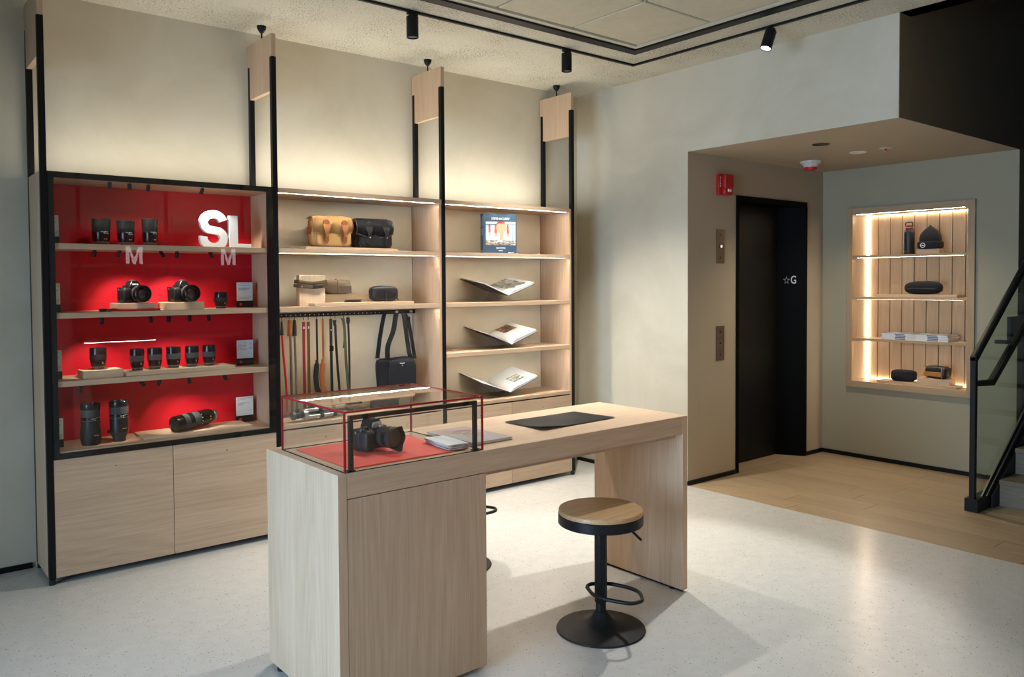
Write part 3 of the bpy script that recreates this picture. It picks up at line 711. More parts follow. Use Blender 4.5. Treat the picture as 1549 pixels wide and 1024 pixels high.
def camera(label, loc, rz, logo, lens_len, lens_r, petal=False, silver=False, tilt=0.0):
    """full-frame mirrorless body facing -Y, grip on the viewer's left"""
    t = thing('camera', label, 'camera', loc, rz)
    body = cam_skin
    bm = bmesh.new(); bx(bm, -.073, .073, -.020, .028, .0, .078, .006, 2)
    finish('camera_body', bm, body, t)
    bm = bmesh.new(); bx(bm, -.073, .073, -.021, .029, .070, .088, .004, 2)
    finish('top_plate', bm, plain('satin_black', (.009, .009, .0095), .36, spec=.3), t)
    soft('grip', -.078, -.026, -.062, -.005, .0005, .086, cam_skin, t, 4, 6)
    poly = [(-.030, .086), (.040, .086), (.036, .100), (.026, .120), (.018, .125), (-.008, .125), (-.016, .120), (-.027, .098)]
    prism('viewfinder_hump', poly, 'y', -.030, .03, plain('satin_black', (.009, .009, .0095), .36, spec=.3), t, .003)
    box('hot_shoe', -.006, .016, -.012, .014, .125, .129, steel if silver else plain('grey_metal', (.22, .22, .23), .3, .6), t, .001)
    lathe('shutter_dial', [(0, .086), (.012, .086), (.012, .097), (.009, .099), (0, .099)], black_metal, t, 20, off=(-.052, -.024, 0))
    lathe('rear_dial', [(0, .088), (.009, .088), (.009, .101), (0, .101)], black_metal, t, 18, off=(.052, .008, 0))
    lathe('release_button', [(0, .0), (.005, 0), (.005, .004), (0, .004)], steel, t, 14, axis='y', off=(-.021, -.021, .022))
    for x in (-.0755, .0755): lathe('strap_lug', [(0, -.003), (.005, -.003), (.005, .003), (0, .003)], steel, t, 12, axis='x', off=(x, .004, .074))
    if not silver:
        lathe('red_emblem', [(0, .0), (.0075, .0), (.0075, .0015), (0, .0018)], red_dot, t, 20, axis='y', off=(-.022, -.0205, .0775))
    else:
        box('silver_plate', -.029, -.007, -.0225, -.020, .070, .087, plain('pinkish_plate', (.75, .62, .57), .3), t, .001)
    if silver:
        prism('silver_front', [(-.024, .089), (.036, .089), (.030, .112), (-.016, .112)], 'y', -.0318, -.0298, plain('brushed_silver', (.62, .61, .58), .38, .7), t)
        text('maker_name', 'LEICA', .013, plain('engraving', (.36, .35, .33), .5), t, (.007, -.0322, .100), (PI/2, 0, 0), .0004, .0002, (.030, .009))
    elif logo:
        text('maker_name', 'LEICA', .014, white_print, t, (.006, -.0306, .1045), (PI/2, 0, 0), .0006, .0005, (.034, .009))
    X, Z = .012, (.054 if petal else .050)
    lt = plain('satin_black', (.009, .009, .0095), .36, spec=.3)
    lathe('mount_ring', [(0, .020), (.034, .020), (.034, .026), (0, .026)], plain('grey_metal', (.22, .22, .23), .3, .6), t, 32, axis='y', off=(X, 0, Z))
    L0 = .026; Lh = lens_len
    b = lathe('lens_barrel', [(0, L0), (lens_r*.82, L0), (lens_r*.9, L0+.012), (lens_r*.93, L0+Lh*.3), (0, L0+Lh*.3)], black_gloss, t, 32, axis='y', off=(X, 0, Z))
    bm = bmesh.new(); lathe_bm(bm, [(lens_r*(.94+.02*(k % 2)), L0+Lh*(.3+.3*k/12)) for k in range(13)], 40, False, 'y', (X, 0, Z)); finish('focus_ring', bm, black_rubber, t)
    bm = bmesh.new()
    for a in (60, 75, 95): 
        aa = R(a); bx(bm, X+lens_r*.935*math.cos(aa)-.003, X+lens_r*.935*math.cos(aa)+.003, -(L0+.022), -(L0+.018), Z+lens_r*.935*math.sin(aa)-.001, Z+lens_r*.935*math.sin(aa)+.0012)
    finish('white_scale', bm, white_print, t)
    z1 = L0+Lh
    lathe('front_barrel', [(0, L0+Lh*.6), (lens_r*.95, L0+Lh*.6), (lens_r, L0+Lh*.66), (lens_r, z1-.003), (lens_r*.95, z1), (lens_r*.86, z1), (lens_r*.72, z1-.018), (lens_r*.45, z1-.026), (0, z1-.026)], black_gloss, t, 36, axis='y', off=(X, 0, Z))
    lathe('front_glass', [(lens_r*.66, z1-.020), (lens_r*.4, z1-.0145), (0, z1-.012)], lens_glass, t, 28, axis='y', off=(X, 0, Z))
    bm = bmesh.new()
    for rr, dd in ((.70, .016), (.56, .0205), (.42, .0225)): lathe_bm(bm, [(lens_r*rr, z1-dd-.001), (lens_r*(rr+.03), z1-dd+.0035), (lens_r*(rr+.045), z1-dd+.0005)], 32, False, 'y', (X, 0, Z))
    finish('inner_rings', bm, plain('ring_sheen', (.05, .048, .045), .3, .4), t)
    if petal:
        n = 64; bm = bmesh.new(); rings = []
        for k in range(n):
            a = 2*PI*k/n; pet = .022+.009*math.cos(2*(a-PI/2))+.005*math.cos(4*a)
            r0, r1 = lens_r*1.0, lens_r*1.0+(pet+.01)*.15
            ca, sa = math.cos(a), math.sin(a)
            def V(r, d): return bm.verts.new((X+r*ca, -d, Z+r*sa))
            rings.append([V(r0, z1-.012), V(r1, z1+pet), V(r1-.0022, z1+pet), V(r0-.0022, z1-.010)])
        for k in range(n):
            p, q = rings[k], rings[(k+1) % n]
            for j in range(3): bm.faces.new((p[j], q[j], q[j+1], p[j+1]))
        finish('lens_hood', bm, plain('matte_black', (.016, .016, .016), .5, spec=.3), t, smooth=50)
        lathe('inner_ring', [(lens_r*.84, z1-.001), (lens_r*.87, z1+.001), (lens_r*.90, z1-.001)], plain('bronze_ring', (.16, .13, .11), .35, .5), t, 36, axis='y', off=(X, 0, Z))
    return t
camera('black camera with white name on its hump, left of two in red cabinet', (1.243, 4.955, 1.479), .22, True, .085, .048)
camera('black camera with plain hump, right of two in red cabinet', (1.515, 4.955, 1.479), .22, False, .085, .049)
camera('black camera with silver hump and flared lens hood on red mat in case', (1.624, 2.905, .9085), R(15), True, .095, .043, True, True)

def block(name, label, x0, x1, y0, y1, z0, z1, m=None, rz=0, cat='riser', grp=None, bev=.0015):
    o = box(name, x0, x1, y0, y1, 0, z1-z0, m or block_x, None, bev, loc=(0, 0, z0))
    return tag(o, label, cat, grp)
block('riser_block', 'thick oak block under the left camera on the middle red shelf', 1.145, 1.355, 4.88, 5.05, 1.434, 1.477)
block('riser_block', 'thick oak block under the right camera on the middle red shelf', 1.409, 1.625, 4.88, 5.05, 1.434, 1.477)
block('riser_block', 'thick oak block under a single lens at the left of the lower red shelf', .966, 1.165, 4.855, 5.01, 1.0705, 1.112)
block('riser_board', 'long thin oak board under five lenses on the lower red shelf', 1.178, 1.785, 4.833, 5.03, 1.0705, 1.092)
block('riser_board', 'long thin oak board under the lying telephoto lens on the bottom red shelf', 1.268, 1.895, 4.852, 5.075, .6995, .7155)

# letters S and L
def letter_s():
    th = .0215; cl = []
    for k in range(19):   # upper bowl, from the right terminal over the top to the left and into the spine
        a = R(12+k*(238-12)/18); cl.append((.0575*math.cos(a), .0480+.0495*math.sin(a)))
    for k in range(19):   # lower bowl, from the spine round the right to the left terminal
        a = R(58-k*(58+192)/18); cl.append((.0605*math.cos(a), -.0460+.0510*math.sin(a)))
    lft, rgt = [], []
    for i, p in enumerate(cl):
        q0, q1 = cl[max(i-1, 0)], cl[min(i+1, len(cl)-1)]
        t = Vector((q1[0]-q0[0], q1[1]-q0[1])).normalized(); w = th*(1.0+.08*abs(t.x < -.3 or t.x > .3))
        lft.append((p[0]-t.y*w, p[1]+t.x*w)); rgt.append((p[0]+t.y*w, p[1]-t.x*w))
    bm = bmesh.new(); rows = []
    for a, b in zip(lft, rgt):
        rows.append([bm.verts.new((x, y, z)) for (x, z), y in ((a, -.016), (b, -.016), (b, .016), (a, .016))])
    for p, q in zip(rows, rows[1:]):
        for k in range(4): bm.faces.new((p[k], p[(k+1) % 4], q[(k+1) % 4], q[k]))
    bm.faces.new(rows[0]); bm.faces.new(rows[-1])
    return finish('letter_sign', bm, white_paint, None, (1.685, 4.885, 1.901), 40)
tag(letter_s(), 'large white standing letter S on the top red shelf', 'letter')
poly = [(-.067, -.096), (.067, -.096), (.067, -.073), (-.016, -.073), (-.016, .096), (-.067, .096)]
o = prism('letter_sign', poly, 'y', -.016, .016, white_paint, None, .001, loc=(1.845, 4.885, 1.8985))
tag(o, 'large white standing letter L on the top red shelf', 'letter')

def card(x, y, z, w, h, label, lines, rz=0):
    t = thing('price_card', label, 'card', (x, y, z), rz)
    k = h*.27
    box('card_foot', -w/2, w/2, -.008, .010, .0003, k, black_plastic, t, .001)
    box('card', -w/2+.001, w/2-.001, -.003, .001, k, h, plain('card_white', (.78, .80, .82), .45), t)
    lathe('red_emblem', [(0, 0), (w*.085, 0), (w*.085, .0012), (0, .0012)], red_dot, t, 18, axis='y', off=(-w*.27, -.008, k*.48))
    bm = bmesh.new()
    for a, b, zz in lines: bx(bm, -w/2+a*w, -w/2+b*w, -.0036, -.0029, k+(h-k)*zz-.0011, k+(h-k)*zz+.0011)
    finish('printed_text', bm, grey_print, t)
    return t
L1 = [(.1, .9, .92), (.1, .88, .84), (.1, .86, .70), (.1, .8, .66), (.1, .75, .62), (.1, .6, .58), (.78, .9, .24), (.1, .9, .19), (.1, .8, .1)]
L2 = [(.08, .6, .86-.075*k) for k in range(6)] + [(.75, .92, .88-.075*k) for k in range(6)]
L3 = [(.1, .95, .92), (.1, .5, .85), (.1, .75, .68), (.1, .5, .64), (.1, .4, .6), (.1, .35, .55), (.8, .92, .26)]
card(1.922, 5.02, 1.434, .103, .157, 'white text card on black foot, right end of the second red shelf', L1)
card(1.918, 5.02, 1.0705, .106, .157, 'white text card with price column, right end of the third red shelf', L2)
card(1.930, 5.07, .6995, .112, .163, 'white text card on black foot, right end of the bottom red shelf', L3)
for z, nm in ((1.802, 'top'), (1.434, 'second'), (1.0705, 'third'), (.6995, 'bottom')):
    card(.8475, 4.955, z, .064, .157, 'white card mostly hidden by black frame, left end of the %s red shelf' % nm, L1)

# red strap lying on the middle shelf
t = thing('wrist_strap', 'red cord strap with black ends lying on the middle red shelf', 'strap', (0, 0, 0))
tube('cord', smoothpts([(1.093, 4.86, 1.441), (1.12, 4.845, 1.447), (1.16, 4.842, 1.441), (1.25, 4.838, 1.440), (1.33, 4.838, 1.440), (1.362, 4.85, 1.441), (1.33, 4.862, 1.441), (1.2, 4.858, 1.44), (1.10, 4.875, 1.441)]), .0055, plain('red_cord', (.66, .01, .02), .55), t)
soft('end_sleeve', 1.048, 1.094, 4.85, 4.868, 1.434, 1.452, black_leather, t, 4, 4)
soft('end_sleeve', 1.082, 1.108, 4.830, 4.846, 1.434, 1.450, plain('grey_sleeve', (.06, .06, .06), .5), t, 4, 4)

# ------------------------------------------------------------------ bags and pouches on the middle unit
def shoulder_bag(loc, rz, W_, D, H, cloth, trim, strapm, label, name='shoulder_bag'):
    t = thing(name, label, 'bag', loc, rz)
    soft('bag_body', -W_/2, W_/2, -D*.35, D/2, 0, H*.93, cloth, t, 7, 8)
    soft('front_pocket', -W_*.43, W_*.46, -D/2, -D*.2, H*.02, H*.66, cloth, t, 7, 8)
    bm = bmesh.new(); n = 14; pts = []
    for k in range(n+1):   # piping round the pocket edge
        pass
    tube_bm(bm, [(-W_*.42, -D*.42, H*.62), (-W_*.435, -D*.42, H*.12), (-W_*.40, -D*.43, H*.03), (0, -D*.44, H*.015), (W_*.43, -D*.43, H*.03), (W_*.465, -D*.42, H*.12), (W_*.455, -D*.42, H*.62)], .0035, 6)
    finish('piping', bm, plain(cloth.name+'_piping', tuple(c*.55 for c in cloth.diffuse_color[:3]) if False else (.25, .15, .06) if 'tan' in cloth.name else (.02, .02, .02), .6), t)
    # flap: from the back top over the front, lower edge scalloped
    bm = bmesh.new(); nu, nv = 22, 14; grid = []
    for i in range(nu+1):
        u = -1+2*i/nu; row = []
        drop = H*(.42+.16*(1-abs(u)**3.0))*1.0
        for j in range(nv+1):
            v = j/nv
            side = 1.03
            if v < .35:
                a = v/.35; y = D*.5-a*(D*.95); z = H*(.90+.10*math.sin(PI*min(1, a*.9+.1)))
            else:
                a = (v-.35)/.65
                y = -D*.45-.02*math.sin(PI*a)-.006*a+ .006*math.sin(5*u+2)*a
                z = H*.925-a*drop
                if a < .12: z += H*.02*(1-a/.12)
            sag = .0025*math.cos(u*7)*(1 if v > .3 else .3)
            row.append(bm.verts.new((u*W_/2*side, y-abs(u)**6*(-.02)*(v > .35), z-abs(u)**8*H*.05+sag*.4)))
        grid.append(row)
    for i in range(nu):
        for j in range(nv): bm.faces.new((grid[i][j], grid[i+1][j], grid[i+1][j+1], grid[i][j+1]))
    edge = [r_[-1].co.copy() for r_ in grid]
    sidel = [v_.co.copy() for v_ in grid[0]]; sider = [v_.co.copy() for v_ in grid[-1]]
    bmesh.ops.solidify(bm, geom=bm.faces[:], thickness=.006)
    fl = finish('flap', bm, cloth, t, smooth=60)
    tube('flap_trim', sidel[3:]+edge[1:-1]+sider[3:][::-1], .0042, trim, fl, 6)
    for sx in (-W_*.22, W_*.26):
        pts = [(sx, -D*.47-.022, H*.74), (sx, -D*.5-.026, H*.60), (sx, -D*.5-.030, H*.45), (sx+.003, -D*.5-.024, H*.33), (sx+.004, -D*.5-.014, H*.18), (sx+.004, -D*.5-.012, H*.10)]
        st = ribbon('leather_strap', pts, [.046, .046, .024, .022, .028, .006], .004, (1, 0, 0), strapm, t)
        lathe('strap_disc', [(0, 0), (.024, 0), (.022, .006), (0, .007)], strapm, st, 18, axis='y', off=(sx, -D*.47-.021, H*.73))
        ribbon('strap_tab', [(sx-.004, -D*.5-.004, H*.36), (sx-.004, -D*.5-.007, H*.25), (sx, -D*.5-.007, H*.15)], [.03, .034, .02], .004, (1, 0, 0), strapm, st)
        lathe('brass_stud', [(0, 0), (.006, 0), (.004, .006), (0, .008)], plain('brass', (.85, .75, .5), .25, 1), st, 12, axis='y', off=(sx+.003, -D*.5-.026, H*.335))
    box('side_patch', -W_/2-.004, -W_/2+.004, -D*.15, D*.42, H*.42, H*.64, strapm, t, .002)
    tube('side_strap', [(-W_/2-.004, D*.1, H*.64), (-W_/2-.010, D*.05, H*.78), (-W_/2-.003, D*.0, H*.9)], [(.012, .003)]*3, strapm, t)
    return t
tan = plain('tan_canvas', (.54, .31, .105), .75, bump=.3, bscale=500)
tanl = plain('tan_leather', (.33, .115, .035), .45, bump=.2, bscale=300)
blackc = plain('black_canvas', (.010, .010, .012), .8, bump=.3, bscale=500)
blackl = plain('black_bag_leather', (.016, .017, .016), .45, bump=.2, bscale=300)
shoulder_bag((2.478, 4.95, 1.8215), -.10, .262, .155, .212, tan, tanl, tanl, 'tan canvas shoulder bag with brown leather straps on the upper shelf')
shoulder_bag((2.800, 4.965, 1.8215), -.10, .262, .155, .208, blackc, plain('black_trim', (.05, .052, .05), .35), blackl, 'black canvas shoulder bag beside the tan bag on the upper shelf')
block('riser_board', 'thin oak board under the two shoulder bags on the upper shelf', 2.27, 2.95, 4.865, 5.12, 1.8025, 1.8205)

block('display_block', 'tall upright pale oak block with an olive strap wrapped round it', 2.25, 2.43, 4.93, 4.98, 1.4345, 1.637, wood('block_oak_z', (.74, .58, .42), (.62, .46, .30), 'z'))
t = thing('camera_strap', 'olive web strap wrapped round the tall oak block', 'strap', (0, 0, 0))
olive = plain('olive_webbing', (.10, .075, .038), .8, bump=.4, bscale=400)
for k, (dz, rr) in enumerate(((0, .004), (-.026, .0075))):
    pts = [(2.246-rr, 4.955, 1.596+dz), (2.246-rr, 4.926-rr, 1.594+dz), (2.28, 4.922-rr, 1.588+dz), (2.34, 4.92-rr, 1.584+dz), (2.40, 4.922-rr, 1.588+dz), (2.434+rr, 4.926-rr, 1.594+dz), (2.434+rr, 4.955, 1.596+dz), (2.434+rr, 4.984+rr, 1.596+dz), (2.34, 4.985+rr, 1.59+dz), (2.246-rr, 4.984+rr, 1.596+dz)]
    bm = bmesh.new(); tube_bm(bm, pts, [(.0035, .012)]*len(pts), 8, True, flat=(0, 0, 1)); finish('webbing', bm, olive, t)
box('buckle', 2.333, 2.362, 4.903, 4.912, 1.547, 1.572, black_plastic, t, .002)
box('buckle_tongue', 2.362, 2.40, 4.905, 4.910, 1.554, 1.566, black_plastic, t, .001)
lathe('snap', [(0, 0), (.006, 0), (.004, .003), (0, .003)], steel, t, 12, axis='y', off=(2.258, 4.911, 1.563))

def pouch(label, loc, rz, w, d, h, m, seam=None, extra=None, wr=.03, seed=1):
    t = thing('camera_pouch', label, 'pouch', loc, rz)
    def fn(q):
        s = 1+wr*math.sin(4*q.x+seed)*math.cos(3*q.z+2*seed)+wr*.6*math.sin(7*q.y+5*q.z+seed)
        z = q.z*(1+.0*q.x)
        return Vector((q.x*(1-.06*(q.z < -.6)), q.y*s, z*(1+wr*.8*math.sin(3*q.x+seed)) if q.z > 0 else z))
    soft('pouch_body', -w/2, w/2, -d/2, d/2, 0, h, m, t, 4.5, 9, fn)
    if extra: extra(t)
    return t
khaki = plain('khaki_canvas', (.17, .125, .08), .8, bump=.4, bscale=450)
def khx(t):
    tube('seam', [(.0, -.048, .004), (.0, -.052, .05), (.0, -.048, .094), (.0, .0, .102), (.0, .045, .096)], .0025, plain('khaki_dark', (.09, .06, .035), .8), t, 6)
    box('leather_panel', .012, .092, -.0565, -.049, .006, .055, plain('brown_panel', (.13, .085, .06), .5), t, .002)
    tube('handle', smoothpts([(-.102, -.01, .03), (-.112, -.012, .05), (-.100, -.012, .075)]), .005, black_leather, t)
pouch('khaki canvas camera pouch on oak step behind strap block', (2.548, 5.005, 1.5085), -.25, .195, .10, .098, khaki, extra=khx, wr=.015)
block('riser_step', 'oak step under the khaki pouch on the lower shelf', 2.436, 2.785, 4.97, 5.13, 1.4345, 1.508)
block('riser_board', 'thin oak board on the lower shelf under the small black leather pouch', 2.31, 3.06, 4.835, 4.965, 1.4345, 1.4545)
def bpx(t):
    tube('seam', [(.004, -.052, .004), (.004, -.056, .05), (.004, -.050, .098), (.004, .0, .108), (.004, .045, .098)], .0022, plain('black_seam', (.012, .012, .012), .6), t, 6)
    tube('zip_pull', [(.088, -.02, .02), (.10, -.03, .012)], .004, black_leather, t)
pouch('small black leather pouch at the right of the lower shelf', (2.870, 4.93, 1.4552), -.2, .195, .11, .106, black_leather, extra=bpx, wr=.045, seed=2)
t = thing('folded_strap', 'flat black folded leather strap on the thin oak board', 'strap', (2.602, 4.875, 1.4552), -.05)
soft('strap_fold', -.060, .060, -.016, .016, 0, .009, black_leather, t, 6, 5)
soft('strap_fold', -.052, .062, -.014, .016, .0088, .018, black_leather, t, 6, 5)

# hanging straps
def hang(label, x, parts, peg=True):
    t = thing('camera_strap', label, 'strap', (x, 5.085, 1.37), 0, None)
    tube('peg_loop', [(0, .012, .0), (0, -.004, -.002), (0, -.006, -.014), (0, -.004, -.034)], .0022, black_metal, t, 6)
    for nm, pts, r, m in parts:
        bm = bmesh.new()
        if isinstance(r, tuple): ribbon_bm(bm, smoothpts(pts, 4), r[0], r[1], (1, -.25, 0))
        elif isinstance(r, list): tube_bm(bm, pts, r, 10)
        else: tube_bm(bm, smoothpts(pts, 4), r, 8)
        finish(nm, bm, m, t, smooth=50)
    return t
redc = plain('red_cord', (.66, .01, .02), .55); greyc = plain('grey_rope', (.16, .145, .13), .8, bump=.6, bscale=900); lgrey = plain('light_grey_rope', (.24, .22, .19), .8, bump=.6, bscale=900)
cogn = plain('cognac_leather', (.42, .13, .025), .45); redl = plain('dark_red_leather', (.30, .012, .015), .5); brownl = plain('brown_leather', (.16, .085, .025), .5); greenl = plain('green_webbing', (.085, .10, .055), .7)
tipm = plain('leather_tip', (.33, .10, .035), .5)
def sleeve(z0, z1, w=.009, dx=0): return [(dx, -.005, z0), (dx, -.006, (z0+z1)/2), (dx, -.005, z1)]
hang('bright red cord strap with black tip, first on the left of the rail', 2.190, [('end_sleeve', sleeve(-.037, -.128), [.006, .009, .012], black_leather), ('cord', [(0, -.006, -.122), (.008, -.006, -.25), (.022, -.006, -.42), (.03, -.006, -.64)], .0072, redc)])
hang('dark grey rope strap with brown leather end near left of the rail', 2.246, [('end_sleeve', sleeve(-.03, -.135), [.013, .016, .017], tipm), ('rope', [(.003, -.006, -.13), (.005, -.006, -.3), (.008, -.006, -.64)], .009, greyc)])
hang('light grey rope strap with black leather end near left of the rail', 2.279, [('end_sleeve', sleeve(-.03, -.135), [.010, .013, .014], black_leather), ('rope', [(.001, -.006, -.13), (.004, -.006, -.3), (.010, -.006, -.64)], .0078, lgrey)])
hang('dark red flat leather strap with white mark, fourth on the rail', 2.343, [('strap_band', [(0, -.006, -.045), (0, -.006, -.3), (.002, -.006, -.64)], (.018, .006), redl), ('white_mark', [(0, -.0105, -.076), (0, -.0105, -.092)], (.010, .001), white_print)])
hang('brown flat leather strap with white mark, fifth on the rail', 2.377, [('strap_band', [(0, -.006, -.045), (0, -.006, -.3), (0, -.006, -.64)], (.018, .006), brownl), ('white_mark', [(0, -.0105, -.076), (0, -.0105, -.092)], (.010, .001), white_print)])
def wrist(label, x, m, dx):
    hang(label, x, [('strap_band', [(0, -.006, -.03), (0, -.006, -.15), (dx*.3, -.006, -.32)], (.013, .005), m),
        ('shoulder_pad', smoothpts([(dx*.3-.004, -.008, -.305), (-.004, -.008, -.34), (-.012, -.008, -.42), (-.004, -.008, -.50), (.010, -.008, -.535), (.008, -.008, -.56), (.004, -.008, -.585)], 3), [(.006, .010)]*3+[(.008, .019)]*9+[(.008, .017)]*4+[(.006, .012)]*3, m)])
wrist('black leather strap with wide padded end, left of the orange one', 2.438, black_leather, .004)
wrist('orange leather strap with wide padded end hanging from rail', 2.482, cogn, .006)
hang('black leather strap with slider buckle, right of the orange strap', 2.542, [('strap_band', [(0, -.006, -.03), (0, -.006, -.2), (.002, -.006, -.4), (.004, -.006, -.64)], (.019, .005), black_leather), ('buckle', [(0, -.010, -.215), (.001, -.012, -.232), (.0, -.010, -.252)], (.027, .008), black_metal), ('white_mark', [(0, -.0105, -.104), (0, -.0105, -.112)], (.007, .001), white_print)])
hang('thin plain black strap drifting right, ninth on the rail', 2.575, [('end_sleeve', sleeve(-.04, -.08, .008, -.004), [.012, .010, .008], black_leather), ('strap_band', [(0, -.006, -.07), (.010, -.006, -.3), (.036, -.006, -.64)], (.016, .005), black_leather)])
hang('dark green webbing strap second from right of the rail', 2.640, [('strap_band', [(-.004, -.006, -.03), (.004, -.012, -.12), (.008, -.022, -.36), (.03, -.026, -.64)], (.018, .004), greenl), ('loose_end', [(-.022, -.008, -.028), (-.010, -.010, -.045), (.0, -.010, -.10), (.001, -.010, -.19), (-.006, -.011, -.235)], (.012, .004), greenl)])
hang('thin black strap with round knot, last on the right of the strap row', 2.674, [('knot', sleeve(-.025, -.07), [.011, .014, .010], black_leather), ('strap_band', [(0, -.006, -.06), (.006, -.006, -.3), (.004, -.006, -.64)], (.014, .005), black_leather)])

# black messenger bag hanging from the prongs
def messenger():
    t = thing('messenger_bag', 'black fabric messenger bag hanging by wide straps from the rail prongs', 'bag', (3.005, 4.985, .775), R(-24))
    def fn(q): return Vector((q.x*(1+.03*math.sin(3*q.z)), q.y*(1+.12*math.sin(2.2*q.x+1)*math.cos(2*q.z)), q.z+.04*math.sin(3*q.x)*(q.z > .3)))
    soft('bag_body', -.145, .125, -.055, .055, 0, .275, black_fabric, t, 9, 9, fn)
    soft('front_pocket', -.060, .128, -.078, -.035, .010, .262, black_fabric, t, 8, 7)
    tube('piping', [(-.058, -.058, .01), (-.062, -.066, .14), (-.055, -.06, .262)], .004, black_leather, t)
    lathe('button', [(0, 0), (.007, 0), (.005, .004), (0, .005)], steel, t, 14, axis='y', off=(.030, -.076, .225))
    tube('zip', [(.012, -.077, .242), (.03, -.079, .240), (.045, -.077, .243)], .003, steel, t, 6)
    box('strap_ring', -.150, -.124, -.012, .022, .262, .275, steel, t, .002)
    def st(nm, pts, w=.032):
        bm = bmesh.new(); ribbon_bm(bm, smoothpts(pts, 6), w, .006, (1, .35, 0)); return finish(nm, bm, black_fabric, t, smooth=60)
    top = .603
    st('strap', [(-.137, .0, .27), (-.115, .02, .42), (-.085, .05, .56), (-.070, .06, top-.004), (-.055, .06, top-.012)], .030)
    o = st('strap', [(-.070, -.045, .262), (-.068, -.055, .36), (-.030, -.065, .47), (-.012, -.06, .57), (.0, -.055, top+.004), (.022, -.05, top+.012), (.045, -.045, top)], .036)
    st('strap', [(.045, -.045, top-.004), (.058, -.05, .50), (.070, -.05, .40), (.084, -.045, .31), (.098, -.03, .268)], .032)
    st('strap', [(.062, .055, top-.006), (.088, .03, .54), (.104, .02, .45), (.116, .005, .36), (.128, -.01, .265)], .026)
    box('slider', .072, .104, .03, .046, .53, .565, black_metal, t, .002)
messenger()

# tripods lying on the counter, seen through the glass case
def tripod(label, loc, rz, leg_m, big):
    t = thing('tripod', label, 'tripod', loc, rz)
    lathe('ball_head', [(0, -.01), (.018, -.01), (.020, .0), (.024, .012), (.020, .032), (.012, .04), (.012, .05), (0, .05)], black_metal, t, 20, axis='x', off=(-.06, 0, .042))
    lathe('clamp', [(0, 0), (.026, 0), (.028, .006), (.028, .016), (0, .016)], plain('dark_grey_metal', (.08, .08, .085), .35, .6), t, 20, axis='x', off=(-.088, 0, .042))
    lathe('head_knob', [(0, 0), (.012, 0), (.014, .006), (.014, .026), (0, .028)], black_rubber, t, 14, axis='y', off=(-.045, -.02, .045))
    lathe('head_knob', [(0, .0), (.012, 0), (.013, .02), (0, .022)], black_rubber, t, 14, off=(-.05, 0, .062))
    for k, a in enumerate((210, 330, 90)):
        cy, cz = .026*math.cos(R(a)), .040+.026*math.sin(R(a))
        lg = tube('leg', [(0, cy*.8, cz), (.14, cy, cz), (.30, cy*.9, cz)], .0125, leg_m, t, 12)
        for x in (.10, .20): lathe('leg_lock', [(0, 0), (.0155, 0), (.0155, .026), (0, .026)], black_rubber, lg, 14, axis='x', off=(x, cy, cz))
        lathe('rubber_foot', [(0, 0), (.013, 0), (.010, .018), (0, .02)], black_rubber, lg, 12, axis='x', off=(.30, cy*.9, cz))
    lathe('shoulder', [(0, 0), (.030, 0), (.034, .012), (.030, .03), (0, .03)], leg_m, t, 18, axis='x', off=(-.012, 0, .042))
tripod('silver legged tripod lying on the counter below the straps, left of two', (2.245, 4.875, .6955), .10, plain('silver_legs', (.5, .5, .5), .3, .8), False)
tripod('black legged tripod lying on the counter below the straps, right of two', (2.40, 4.98, .6955), .02, plain('dark_legs', (.03, .03, .032), .4), True)

